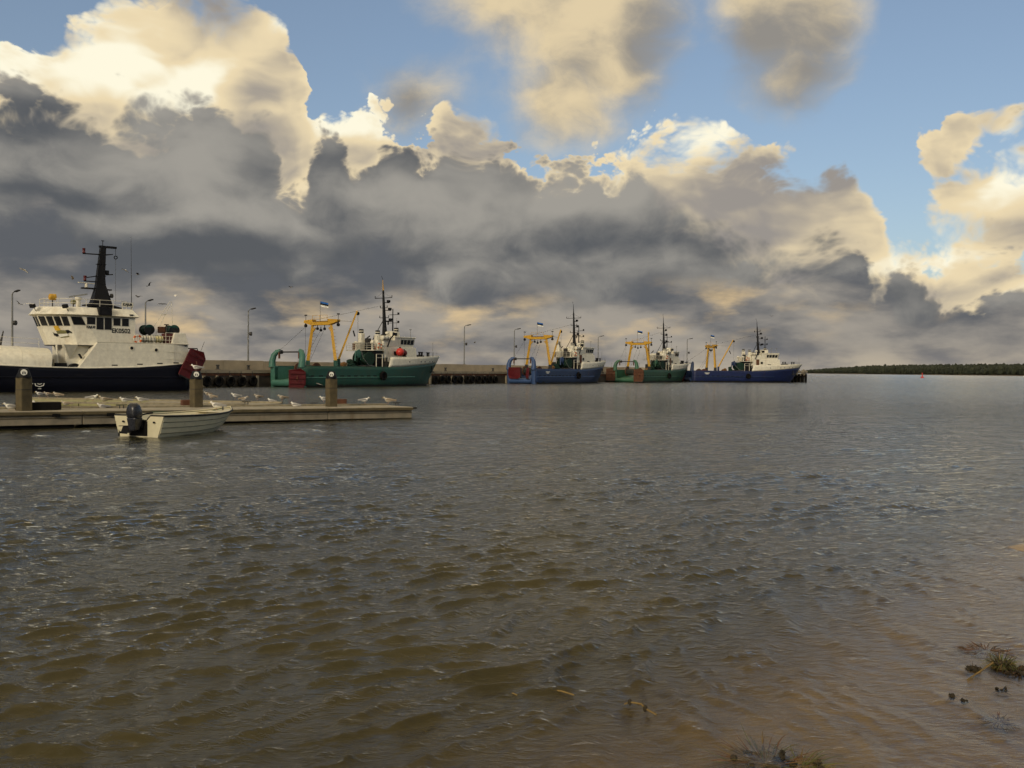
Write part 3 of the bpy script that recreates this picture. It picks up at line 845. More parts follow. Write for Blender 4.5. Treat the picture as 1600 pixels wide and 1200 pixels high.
def trawler(name, c, hd, hullm, palem, deckm, label, who, B=6.4, L=27.4, crane=True, gx=5.4, crane_tip=(9.9, -1.5, 9.45), mast_top=12.6, style=0, funnels=True, wheel_x=(16.6, 20.6), drum=RED, name_mark=False):
    o = boat_root(name, c, hd); tag(o, label, 'trawler', 'trawlers moored along the quay')
    M = Matrix.Translation((c[0], c[1], 0)) @ Matrix.Rotation(R(90 - hd), 4, 'Z')
    fs = 13.3 / 25.6                                              # where the raised forecastle starts, as a share of the length
    xs = [i / 36 for i in range(37)]
    zkeel = lambda s: -1.0
    def zcol(s):                                                   # top of the hull colour
        if s < fs: return 2.42
        t = (s - fs) / (1 - fs); return 2.45 + 0.85 * t ** 1.4
    def ztop(s):
        t = max(0, (s - fs) / (1 - fs)); return 3.72 + 0.38 * t ** 1.6
    mb = MB(); r = hull_rows(zkeel, zcol, 10, xs, B, L); mb.quadgrid(r); mb.quadgrid(mirror(r))
    h = mb.build('hull', hullm, o, True); sm = h.modifiers.new('plate', 'SOLIDIFY'); sm.thickness = 0.09; sm.offset = 0
    xf = [fs + (1 - fs) * i / 20 for i in range(21)]
    mb = MB(); r = hull_rows(lambda s: zcol(s) + 0.002, ztop, 4, xf, B, L); r = [[(x, y - 0.015, z) for x, y, z in q] for q in r]; mb.quadgrid(r); mb.quadgrid(mirror(r))
    f = mb.build('forecastle', WHITE, o, True); sm = f.modifiers.new('plate', 'SOLIDIFY'); sm.thickness = 0.07; sm.offset = 0
    top = hull_rows(lambda s: zcol(s), ztop, 1, xf, B, L)[1]
    MB().tube([(x, y, z + 0.03) for x, y, z in top] + [(x, -y, z + 0.03) for x, y, z in top[::-1]], 0.05, 6).build('forecastle_rail_cap', WHITE, o)
    # main deck, forecastle deck and its aft bulkhead
    def deck(x0, x1, z, nm, m):
        a = []
        for i in range(15):
            x = x0 + (x1 - x0) * i / 14; hb, _ = hull_half(x, z, B, L); a.append((x, -hb + 0.05, z))
        MB().poly(a + [(x, -y, z) for x, y, z in a[::-1]]).build(nm, m, o)
    deck(4.5, 14.0, 1.35, 'main_deck', DECKM); deck(13.6, 26.6, 3.1, 'forecastle_deck', DECKM)
    MB().b2((13.7, -B / 2 + 0.12, 1.3), (13.82, B / 2 - 0.12, 3.7)).build('forecastle_bulkhead', STEEL, o)
    # stern: quarter posts, rounded sill and sloping ramp
    w = B / 2 * 0.9
    MB().quadgrid([[(0.05, -w * 0.72, 0.75), (0.05, w * 0.72, 0.75)], [(5.0, -w * 0.72, 1.40), (5.0, w * 0.72, 1.40)]]).build('stern_ramp', palem, o)
    for s in (-1, 1):
        y = s * w * 0.74
        MB().quadgrid([[(0.0, y, -0.5), (0.0, y, 2.42)], [(5.0, y, 1.3), (5.0, y, 2.42)]]).build('ramp_cheek', palem, o)
        MB().hexa([(0.02, s * w * 0.74, -0.8), (0.5, s * w * 0.74, -0.8), (0.5, s * (w - .02), -0.8), (0.02, s * (w - .02), -0.8),
                   (-0.12, s * w * 0.74, 2.45), (0.5, s * w * 0.74, 2.45), (0.5, s * (w - .02), 2.45), (-0.12, s * (w - .02), 2.45)]).build('transom_post', palem, o, bevel=0.08)
        # bent gallows arch
        pts = [(-0.05, s * (w - 0.3), 2.3), (0.0, s * (w - 0.28), 3.1), (0.12, s * (w - 0.42), 3.75), (0.3, s * (w - 0.75), 4.15), (0.45, s * (w - 1.15), 4.28)]
        MB().tube(pts, [0.42, 0.38, 0.34, 0.28, 0.22], 10).build('gallows_arch', palem, o, True)
        MB().box((0.3, s * (w - 1.15), 3.72), (0.22, 0.16, 0.75)).build('hanging_block', RUST, o, bevel=0.03)
    MB().tube([(0.0, -w * 0.8, 0.45), (0.0, w * 0.8, 0.45)], 0.42, 14).build('stern_sill', palem, o, True)
    MB().quadgrid([[(0.1, -w * 0.8, -1), (0.1, w * 0.8, -1)], [(0.1, -w * 0.8, 0.5), (0.1, w * 0.8, 0.5)]]).build('lower_transom', hullm, o)
    MB().tube([(0.35, -w + 0.9, 4.12), (0.35, w - 0.9, 4.12)], 0.085, 10).build('stern_roller', STEEL, o, True)
    MB().lathe([(0.1, -.12), (0.24, -.1), (0.24, .1), (0.1, .12)], (0.35, w - 1.45, 4.12), 'Y', 14).build('roller_sheave', STEEL, o, True)
    # net drum on the ramp
    d = empty('net_drum', (3.2, 0, 1.6), 0, o)
    MB().tube([(0, -1.5, 0.5), (0, 1.5, 0.5)], 0.55, 14).build('drum_barrel', NETD, d, True)
    for s in (-1, 1): MB().lathe([(0.8, -.05), (0.8, .05)], (0, 1.5 * s, 0.5), 'Y', 18).build('drum_flange', RUST, d)
    # rubbing strake with scupper slots
    st = [(x, y - 0.05, z) for x, y, z in hull_rows(lambda s: 1.12, lambda s: 1.12 + 0.1 * s, 1, [0.01 + .75 * i / 20 for i in range(21)], B, L)[1]]
    MB().tube(st, 0.085, 8).build('rubbing_strake', palem, o, True)
    MB().tube([(x, -y, z) for x, y, z in st], 0.085, 8).build('rubbing_strake', palem, o, True)
    for i in range(11):
        x = 1.2 + i * 1.13; hb, _ = hull_half(x, 1.3, B, L)
        MB().box((x, -hb - 0.03, 1.32), (0.62, 0.06, 0.14)).build('scupper', BLACK, o)
    MB().tube([(x, y * 0.995, 2.44) for x, y, z in hull_rows(lambda s: 2.4, lambda s: 2.42, 1, [fs * i / 12 for i in range(13)], B, L)[1]], 0.07, 6).build('bulwark_cap', hullm, o)
    MB().tube([(x, -y * 0.995, 2.44) for x, y, z in hull_rows(lambda s: 2.4, lambda s: 2.42, 1, [fs * i / 12 for i in range(13)], B, L)[1]], 0.07, 6).build('bulwark_cap', hullm, o)
    # portholes along the forecastle
    for x in (18.0, 20.6, 21.6, 23.0, 23.8):
        z = 3.2 + 0.02 * (x - 16); hb, _ = hull_half(x, z, B, L)
        hb2, _ = hull_half(x + 0.3, z, B, L); a = math.atan2(hb2 - hb, 0.3)
        p = MB().lathe([(0.14, -0.02), (0.14, 0.05)], axis='Y', n=12).build('porthole', GLASS, o); p.location = (x, -hb - 0.03, z); p.rotation_euler = (0, 0, -a)
    # anchor
    hb, _ = hull_half(24.2, 2.5, B, L)
    MB().tube([(24.2, -hb - 0.12, 2.7), (24.35, -hb - 0.05, 1.9)], 0.08, 6).box((24.37, -hb - 0.02, 1.85), (0.7, 0.16, 0.16)).build('anchor', STEEL, o)

    # yellow gantry over the working deck
    for s in (-1, 1):
        MB().tube([(gx, s * 2.5, 1.4), (gx, s * 2.42, 3.2)], 0.34, 4).build('gantry_foot', hullm if style == 0 else STEEL, o)
        MB().tube([(gx, s * 2.42, 3.15), (gx, s * 1.62, 7.55)], [0.27, 0.22], 4).build('gantry_leg', YELLOW, o)
        MB().tube([(gx + 0.05, s * 1.2, 7.2), (gx + 0.05, s * 1.75, 6.6)], 0.10, 6).build('gantry_knee', YELLOW, o)
        MB().hexa([(gx - .3, s * 1.3, 7.45), (gx + .3, s * 1.3, 7.45), (gx + .3, s * 2.9, 7.85), (gx - .3, s * 2.9, 7.85),
                   (gx - .3, s * 1.3, 8.25), (gx + .3, s * 1.3, 8.25), (gx + .3, s * 2.9, 8.15), (gx - .3, s * 2.9, 8.15)]).build('gantry_shoulder', YELLOW, o, bevel=0.04)
        for k in range(9):
            z = 3.6 + k * 0.42; y = s * (2.42 - 0.8 * (z - 3.15) / 4.4)
            MB().tube([(gx + 0.36, y - 0.2, z), (gx + 0.36, y + 0.2, z)], 0.022, 5).build('ladder_rung', YELLOW, o)
        b = MB().lathe([(0.05, -.12), (0.2, -.1), (0.2, .1), (0.05, .12)], axis='X', n=12).box((0, 0, 0.32), (0.1, 0.12, 0.4)).build('trawl_block', BLACK, o, True); b.location = (gx, s * 2.85, 7.5)
        MB().tube([(gx, s * 2.85, 8.1), (gx, s * 2.85, 8.75)], 0.03, 6).box((gx, s * 2.85, 8.8), (0.16, 0.34, 0.14)).build('deck_light', STEEL, o)
    MB().b2((gx - 0.28, -1.35, 7.5), (gx + 0.28, 1.35, 7.95)).build('gantry_beam', YELLOW, o, bevel=0.04)
    MB().b2((gx - 0.34, -1.3, 7.955), (gx + 0.34, 1.3, 8.0)).build('gantry_walkway', RUST, o)
    railing(o, [(gx - .34, -1.3), (gx - .34, 1.3)], 8.0, 0.7, YELLOW, rails=2, r=0.02)
    for y, dz in ((-0.5, 0.45), (0.15, 0.6), (0.75, 0.4)):
        b = MB().lathe([(0.05, -.1), (0.17, -.09), (0.17, .09), (0.05, .1)], axis='X', n=12).box((0, 0, 0.25), (0.06, 0.08, 0.4)).build('trawl_block', BLACK, o, True); b.location = (gx, y, 7.5 - dz)
    # flag on its staff
    MB().tube([(gx, 0.25, 7.9), (gx - 0.05, 0.25, 10.4)], 0.028, 6).build('flag_staff', GALV, o)
    fl = empty('flag', (gx - 0.05, 0.25, 10.15), R(-60), o)
    for k, m in enumerate((FLAGB, BLACK, SIGNW)):
        rows = [[(0.02 + 1.0 * i / 10, 0.09 * math.sin(i * 0.9), 0.28 - 0.21 * (k + e) - 0.02 * i) for i in range(11)] for e in (0, 1)]
        MB().quadgrid(rows).build('flag_stripe', m, fl)
    # derrick crane
    if crane:
        MB().tube([(gx + 0.9, -2.0, 1.4), (gx + 0.9, -2.0, 3.4)], 0.22, 8).build('crane_pedestal', hullm, o, True)
        MB().tube([(gx + 0.9, -2.0, 3.3), crane_tip], [0.17, 0.13], 4).build('crane_boom', YELLOW, o)
        b = MB().lathe([(0.05, -.1), (0.22, -.09), (0.22, .09), (0.05, .1)], axis='Y', n=12).build('boom_block', BLACK, o, True); b.location = (crane_tip[0] + .15, crane_tip[1], crane_tip[2] - .3)
        MB().tube([(crane_tip[0] + .15, crane_tip[1], crane_tip[2] - .4), (crane_tip[0] + .2, crane_tip[1], 4.4)], 0.018, 5).build('fall_wire', WIRE, o)
        MB().tube([(gx + .2, -2.5, 8.0), (crane_tip[0] - 1.0, crane_tip[1] - .1, crane_tip[2] - 1.35)], 0.018, 5).build('topping_wire', WIRE, o)
        MB().box((crane_tip[0] - 0.9, crane_tip[1] - .4, 6.6), (0.14, 0.1, 0.75), 0, ('Y', R(-22))).build('cargo_hook', BLACK, o)
    for a, b in (((gx - .1, 2.85, 7.3), (0.4, w - 1.1, 4.3)), ((gx, 0.2, 6.9), (2.6, 0.6, 2.5)), ((gx, -0.4, 6.9), (2.8, -0.4, 2.5)), ((gx + .2, 2.8, 8.0), (16.2, 0.2, 10.6)), ((gx, 2.9, 7.3), (gx, 2.9, 2.6))):
        MB().tube([a, b], 0.016, 5).build('rigging_wire', WIRE, o)

    # winches, nets and gear on deck
    heap('net_pile', NETB, o, (8.4, -0.7, 1.7), (0.9, 1.4, 1.5), 1, 24)
    heap('net_pile', NETD, o, (7.3, 0.6, 1.4), (1.5, 1.7, 0.9), 2, 24)
    heap('net_pile', NETG, o, (9.7, -0.8, 1.6), (0.8, 1.3, 2.1), 3, 26)
    wn = empty('trawl_winch', (11.4, -0.9, 1.4), 0, o)
    MB().tube([(-0.1, -1.4, 2.1), (-0.1, 0.6, 2.1)], 0.62, 16).build('winch_drum', NETG, wn, True)
    for s in (-1.45, -0.4, 0.65): MB().lathe([(0.9, -.04), (0.9, .04)], (-0.1, s, 2.1), 'Y', 18).build('winch_flange', NETG, wn)
    MB().b2((-0.9, -1.6, 0), (1.0, 0.9, 1.3)).build('winch_bed', STEEL, wn)
    MB().tube([(-1.6, -1.5, 3.0), (-1.3, -1.5, 2.2), (-0.4, -1.6, 1.3), (0.5, -1.65, 1.15)], 0.035, 6).build('pale_hose', GALV, wn)
    MB().tube([(9.5, -1.6, 3.2), (9.6, -1.6, 4.35), (10.2, -1.6, 4.6), (10.6, -1.5, 4.2), (10.6, -1.5, 3.3)], 0.10, 8).build('hauler_frame', palem, o, True)
    MB().lathe([(0.1, -.25), (0.45, -.2), (0.3, 0), (0.45, .2), (0.1, .25)], (10.1, -1.5, 4.05), 'Y', 16).build('hauler_wheel', palem, o, True)
    for x in (12.1, 13.2, 13.75): MB().tube([(x, -2.75, 1.3), (x, -2.75, 4.1)], 0.05, 6).build('awning_post', WHITE2, o)
    railing(o, [(12.1, -2.75), (13.7, -2.75)], 3.2, 0.9, WHITE2)
    MB().b2((12.3, -2.3, 1.4), (13.68, 0.3, 4.53)).build('winch_house', BLACK, o)

    # deckhouse, wheelhouse, funnels
    x0, x1 = wheel_x
    MB().hexa([(14.2, -2.05, 3.1), (x1 + 0.5, -1.75, 3.1), (x1 + 0.5, 1.75, 3.1), (14.2, 2.05, 3.1), (14.3, -2.0, 5.1), (x1 + 0.3, -1.7, 5.1), (x1 + 0.3, 1.7, 5.1), (14.3, 2.0, 5.1)]).build('deckhouse', WHITE, o, bevel=0.05)
    MB().box((18.3, -1.93, 3.75), (0.75, 0.06, 0.5)).build('deckhouse_window', GLASS, o)
    lo = [(x0, -1.75), (x1 - .2, -1.6), (x1 + .15, -1.0), (x1 + .15, 1.0), (x1 - .2, 1.6), (x0, 1.75)]
    hi = [(x0 - .05, -1.85), (x1, -1.75), (x1 + .45, -1.1), (x1 + .45, 1.1), (x1, 1.75), (x0 - .05, 1.85)]
    MB().prism([lo, hi], 5.1, 6.35).build('wheelhouse', WHITE, o)
    # windows: dark panes standing proud of the slanted walls
    def pane(A, B_, t0, t1, z0=5.5, z1=6.12, nm='window'):
        a0, a1 = Vector(A[0]), Vector(A[1]); b0, b1 = Vector(B_[0]), Vector(B_[1])
        def P(t, z):
            k = (z - 5.1) / 1.25; q = (a0.lerp(a1, k)).lerp(b0.lerp(b1, k), t); return q
        nrm = Vector(((b0 - a0).y, -(b0 - a0).x)).normalized()
        q = []
        for off in (-0.02, 0.035):
            for t, z in ((t0, z0), (t1, z0), (t1, z1), (t0, z1)):
                p = P(t, z) + nrm * off; q.append((p.x, p.y, z))
        MB().hexa(q).build(nm, GLASS, o)
    E = [((lo[i], hi[i]), (lo[(i + 1) % 6], hi[(i + 1) % 6])) for i in range(6)]
    for t in ((.30, .42), (.45, .60), (.63, .78), (.81, .96)): pane(*E[0], *t)
    for t in ((.06, .94),): pane(*E[1], *t); pane(*E[3], *t)
    for t in ((.04, .32), (.36, .64), (.68, .96)): pane(*E[2], *t)
    for t in ((.04, .2), (.24, .4), (.44, .6)): pane(*E[4], *t)
    MB().prism([[(x * 1.0 + (.1 if x > x0 + 1 else -.1), y * 1.06) for x, y in hi]] * 2, 6.353, 6.5).build('wheelhouse_roof', WHITE, o, bevel=0.03)
    MB().b2((x0 + 0.4, -0.9, 6.5), (x0 + 1.9, 0.9, 7.25)).build('roof_locker', WHITE, o, bevel=0.04)
    MB().box((x0 + 0.5, -1.3, 6.85), (0.55, 0.3, 0.4)).build('searchlight', BLACK, o)
    for yy in (-1.2, 1.2):
        MB().tube([(x1 - .3, yy, 6.5), (x1 - .3, yy, 7.5)], 0.03, 6).box((x1 - .3, yy, 7.55), (0.3, 0.16, 0.1)).build('roof_light', GALV, o)
    MB().tube([(x0 + 1.6, -.6, 7.25), (x0 + 1.6, -.6, 9.0)], 0.02, 5).build('whip_aerial', GALV, o)
    # exhaust casings abaft the mast, with dark caps
    for (x, y, h) in (((13.9, -1.25, 6.7), (13.7, 1.5, 6.9), (17.7, -1.0, 7.2)) if funnels else ((13.6, -1.6, 6.6),)):
        MB().b2((x - .34, y - .34, 3.1), (x + .34, y + .34, h)).build('exhaust_casing', WHITE, o, bevel=0.10)
        MB().lathe([(0.30, h + .003), (0.30, h + .5)], (x, y, 0), n=12).build('exhaust_cap', BLACK, o)
        MB().lathe([(0.34, h + .18), (0.34, h + .30)], (x, y, 0), n=12).build('exhaust_band', WHITE2, o)
    MB().b2((14.3, -1.9, 5.11), (x0 - .1, 1.9, 6.0)).build('engine_casing', WHITE, o, bevel=0.06)
    # boat deck abaft the casing, with vents, lockers and rails
    MB().b2((11.9, -2.5, 4.55), (14.2, 2.5, 4.66)).build('boat_deck', WHITE2, o)
    railing(o, [(14.2, -2.45, 4.66), (11.95, -2.45, 4.66), (11.95, 2.45, 4.66)], 4.66, 0.85, WHITE2, rails=3, r=0.022)
    for k, (x, y, sx, sy, sz, m) in enumerate(((12.5, -1.5, .5, .7, .8, BLACK), (13.2, -2.0, .5, .45, 1.1, WHITE), (12.4, .4, .7, .9, 1.0, WHITE2), (13.0, -.4, .6, .6, 1.5, STEEL), (14.7, -1.2, .7, .6, .7, STEEL), (12.9, 1.7, .6, .7, .9, RUST), (13.4, -1.0, .4, .4, .5, ORANGE))):
        zb_ = 4.66 if x < 14.2 else 6.0
        MB().b2((x - sx / 2, y - sy / 2, zb_), (x + sx / 2, y + sy / 2, zb_ + sz)).build('deck_locker', m, o, bevel=.05)
    for x, y in ((12.1, -2.0), (12.2, 1.0), (15.4, -1.5)):
        zb_ = 4.66 if x < 14.2 else 6.0
        MB().lathe([(.10, 0), (.10, .75), (.26, .8), (.28, .95), (.18, 1.08), (.02, 1.12)], (x, y, zb_), n=12).build('mushroom_vent', WHITE, o, True)
    MB().tube([(12.0, -2.4, 5.5), (12.0, -2.4, 6.4), (12.5, -2.5, 6.45), (12.5, -2.5, 5.9)], .03, 5).build('hose_davit', BLACK, o)
    # lifeboat davits / rafts on the casing
    rf = empty('liferaft', (14.6, -1.9, 6.25), 0, o)
    MB().lathe([(0.2, -.65), (0.30, -.6), (0.30, .6), (0.2, .65)], axis='X', n=14).build('raft_canister', WHITE2, rf, True)
    for k in (-.3, .3): MB().lathe([(0.31, -.03), (0.31, .03)], (k, 0, 0), 'X', 14).build('raft_strap', BLACK, rf)
    for s in (-1, 1):
        MB().tube([(14.9, s * 2.05, 5.1), (15.3, s * 2.2, 6.2), (15.9, s * 2.1, 6.6)], 0.09, 8).build('davit', BLACK, o, True)
    MB().box((15.5, -2.03, 4.3), (0.7, 0.05, 1.5)).build('house_door', RUST if style else WHITE2, o)
    MB().box((16.5, -1.95, 4.3), (0.5, 0.05, 0.5)).build('deckhouse_window', GLASS, o)

    # main mast with yards
    mt = empty('mast', (16.6, 0, 5.9), 0, o)
    def rake(z): return -0.06 * (z - 6)
    MB().tube([(rake(6), 0, 0), (rake(8), 0, 2.1), (rake(mast_top), 0, mast_top - 5.9)], [0.42, 0.26, 0.12], 8).build('mast_column', BLACK, mt, True)
    MB().tube([(rake(mast_top), 0, mast_top - 5.9), (rake(mast_top) - .1, 0, mast_top - 4.5)], [0.09, 0.03], 6).build('topmast', YELLOW if style == 0 else BLACK, mt, True)
    MB().tube([(rake(mast_top) - .1, 0, mast_top - 4.5), (rake(mast_top) - .35, 0, mast_top - 4.0)], 0.02, 5).build('wind_vane', BLACK, mt)
    for z, ln, y0 in ((mast_top - 1.0, 1.5, 0), (mast_top - 2.3, 0.6, 0), (mast_top - 3.6, 0.8, 0)):
        zz = z - 5.9
        MB().tube([(rake(z), -ln, zz), (rake(z), ln, zz)], 0.045, 6).build('yard_arm', BLACK, mt)
        for s in (-1, 1):
            MB().tube([(rake(z), s * ln, zz), (rake(z), s * ln, zz + .3)], 0.05, 6).build('yard_light', BLACK, mt)
    for z, ln in ((mast_top - 1.6, 0.9), (mast_top - 2.6, 1.15), (mast_top - 4.0, 1.2)):
        zz = z - 5.9
        MB().tube([(rake(z), 0, zz), (rake(z) + ln, -0.2, zz + 0.02)], 0.055, 6).build('mast_bracket', BLACK, mt)
        MB().box((rake(z) + ln * .8, -0.2, zz + 0.22), (0.42, 0.34, 0.3)).build('mast_lantern', BLACK, mt, bevel=0.04)
    MB().box((rake(9.5) + .8, 0, 2.65), (0.2, 1.7, 0.12)).tube([(rake(9.5) + .8, 0, 2.2), (rake(9.5) + .8, 0, 2.6)], .1, 6).build('radar_scanner', BLACK, mt)
    for s in (-1, 1):
        MB().tube([(rake(mast_top), 0, mast_top - 6.1), (rake(mast_top - 1) , s * 1.45, mast_top - 6.9)], 0.015, 5).build('yard_stay', WIRE, mt)
        MB().tube([(rake(9), 0, 3.0), (-1.4, s * 1.6, -0.8)], 0.05, 6).build('mast_leg', BLACK, mt)
    MB().tube([(1.6, 0.1, 0.5), (1.6, 0.1, 4.4)], [0.11, 0.06], 8).build('aft_signal_mast', BLACK, mt, True)
    for zz in (2.5, 3.6): MB().tube([(1.6, -.9, zz), (1.6, .7, zz)], 0.04, 6).box((1.6, -.9, zz + .12), (.2, .2, .3)).build('yard_arm', BLACK, mt)
    # foredeck
    wl = empty('windlass', (22.9, 0, 3.1), 0, o)
    MB().tube([(0, -1.1, 0.7), (0, 1.1, 0.7)], 0.42, 14).build('windlass_drum', BLACK, wl, True)
    MB().b2((-.4, -.7, 0), (.4, .7, 0.7)).build('windlass_bed', BLACK, wl)
    for x, y in ((21.7, -1.6), (22.3, -1.5), (24.2, -0.9), (24.9, -0.5), (21.7, 1.6)):
        MB().lathe([(0.16, 0), (0.13, 0.1), (0.13, 1.35), (0.2, 1.4), (0.2, 1.5)], (x, y, 3.1), n=10).build('bollard', BLACK, o, True)
    tp = [hull_half(x, 4.0, B, L)[0] for x in (21.0, 22.5, 24.0, 25.2, 26.2)]
    railing(o, [(x, -h_ + .08, 3.75) for x, h_ in zip((21.0, 22.5, 24.0, 25.2, 26.2), tp)], 3.75, 0.75, GALV, rails=2, r=0.018)
    MB().tube([(26.4, 0, 4.0), (26.4, 0, 6.0)], 0.03, 6).build('jack_staff', GALV, o)
    # fenders and things hanging on the ship
    hb, _ = hull_half(12.7, 1.3, B, L)
    p = M @ V(12.7, -hb - 0.24, 1.35); tyre(p, R(90 - hd), 'black tyre fender hanging amidships on %s' % who, 'tyre fenders hung on the trawlers')
    life_ring(M, (12.9, -2.58, 5.15), 'red and white lifebuoy hung aft of the deckhouse of %s' % who)
    if name_mark:
        for k, (wd, z) in enumerate(((1.15, 1.98), (0.65, 1.78))):
            hb, _ = hull_half(3.2, z, B, L); MB().box((3.2, -hb - 0.06, z), (wd, 0.03, 0.12)).build('hull_mark', SIGNW, o)
    return o, M

def trawl_door(M, p, rot, m, label, tall=2.3, wide=1.7):
    o = empty('trawl_door', M @ V(*p)); o.rotation_euler = (M.to_3x3() @ Matrix.Rotation(rot[2], 3, 'Z') @ Matrix.Rotation(rot[1], 3, 'Y') @ Matrix.Rotation(rot[0], 3, 'X')).to_euler()
    tag(o, label, 'trawl door', 'trawl doors hung at the sterns')
    outline = [(-wide / 2, -tall * .5), (wide * .35, -tall * .5), (wide / 2, -tall * .3), (wide / 2, tall * .32), (wide * .2, tall * .5), (-wide / 2, tall * .42)]
    rows = []
    for x, z in outline: rows.append([(x, -0.09 + 0.16 * (x / wide) ** 2 * 4, z), (x, 0.05 + 0.16 * (x / wide) ** 2 * 4, z)])
    b = MB(); n = len(rows); base = 0
    for r_ in rows: b.v += r_
    b.f = [(2 * i, 2 * ((i + 1) % n), 2 * ((i + 1) % n) + 1, 2 * i + 1) for i in range(n)] + [tuple(2 * i for i in range(n)), tuple(2 * i + 1 for i in range(n))[::-1]]
    b.build('door_plate', m, o, bevel=0.02)
    for z in (-tall * .25, 0.0, tall * .25): MB().box((0, -0.10, z), (wide * .9, 0.08, 0.09)).build('door_rib', m, o)
    MB().tube([(0.0, -0.15, -0.3), (0.0, -0.55, 0), (0.0, -0.15, 0.3)], 0.045, 6).build('towing_bracket', RUST, o)
    MB().box((-wide * .02, 0.02, -tall * .5 - .04), (wide * .9, 0.2, 0.1)).build('door_shoe', STEEL, o)
    MB().tube([(0, -0.1, tall * .45), (0.1, 0.2, tall * .45 + 1.1)], 0.02, 5).build('hanging_chain', WIRE, o)
    return o

G1, MG1 = trawler('green_trawler', (-26.42, 104.14), 35, GREEN, GREENL, DECKM, 'bright green stern trawler with white forecastle and yellow gantry, nearest of the trawlers', 'the bright green trawler')
trawl_door(MG1, (-1.0, -2.9, 1.05), (R(6), 0, R(-42)), RED, 'dark red steel trawl door hanging at the bright green trawler\'s stern', 2.3, 1.9)
o = empty('mooring_float', MG1 @ V(16.7, -2.6, 4.45)); tag(o, 'round bright red float on the foredeck rail of the green trawler', 'float')
MB().ball((0, 0, 0), 0.55, 16).build('float_ball', BRIGHTRED, o, True); MB().lathe([(0.1, .5), (0.1, .68)], n=8).build('float_eye', BLACK, o)
o = empty('mooring_float', MG1 @ V(17.6, -2.5, 4.35)); tag(o, 'smaller dull red float beside the bright red one on the green trawler', 'float')
MB().ball((0, 0, 0), 0.42, 14).build('float_ball', RED, o, True); MB().lathe([(0.08, .38), (0.08, .52)], n=8).build('float_eye', BLACK, o)

B1, MB1 = trawler('blue_trawler', (1.49, 147.22), 36, BLUE, BLUEL, DECKM, 'blue stern trawler showing its light blue stern arch, in the middle of the quay', 'the middle blue trawler', B=6.3, L=27.0, crane=True, gx=5.0, crane_tip=(9.8, -1.4, 9.3), mast_top=12.7, style=1, name_mark=True)
trawl_door(MB1, (-0.45, 1.0, 1.75), (R(4), R(90), R(84)), RED, 'dark red steel trawl door lying across the stern of the middle blue trawler', 3.0, 1.9)
trawl_door(MB1, (-0.35, -1.7, 1.8), (R(6), 0, R(60)), RED, 'narrow red trawl door upright beside the big one on the blue trawler', 1.9, 0.9)

h36 = R(36)
G2, MG2 = trawler('dark_green_trawler', (23.15 - 1.3 * math.sin(h36), 175.70 - 1.3 * math.cos(h36)), 36, DGREEN, DGREENL, DECKM, 'dark green stern trawler with low white bow bulwark between two blue trawlers', 'the dark green trawler', B=6.0, L=27.6, crane=True, gx=5.2, crane_tip=(7.4, -1.0, 10.2), mast_top=12.4, style=1, funnels=False, wheel_x=(17.4, 20.4))
trawl_door(MG2, (-0.6, -3.2, 1.5), (R(4), 0, R(-50)), RUST, 'rusty trawl door hung on the near quarter of the dark green trawler', 2.6, 2.0)
trawl_door(MG2, (-0.5, 3.0, 1.6), (R(4), 0, R(-60)), RUST, 'rusty trawl door hung on the far quarter of the dark green trawler', 2.6, 2.0)

B2, MB2 = trawler('deep_blue_trawler', (38.74, 195.75), 80, BLUE2, BLUE, DECKM, 'deep blue stern trawler lying broadside, last in the row at the quay end', 'the last blue trawler', B=6.4, L=26.8, crane=True, gx=5.4, crane_tip=(9.9, -1.5, 9.3), mast_top=12.3, style=1, name_mark=True)
trawl_door(MB2, (-0.5, 1.2, 1.3), (R(4), 0, R(90)), RED, 'dark red trawl door on the stern of the last blue trawler', 2.2, 1.7)

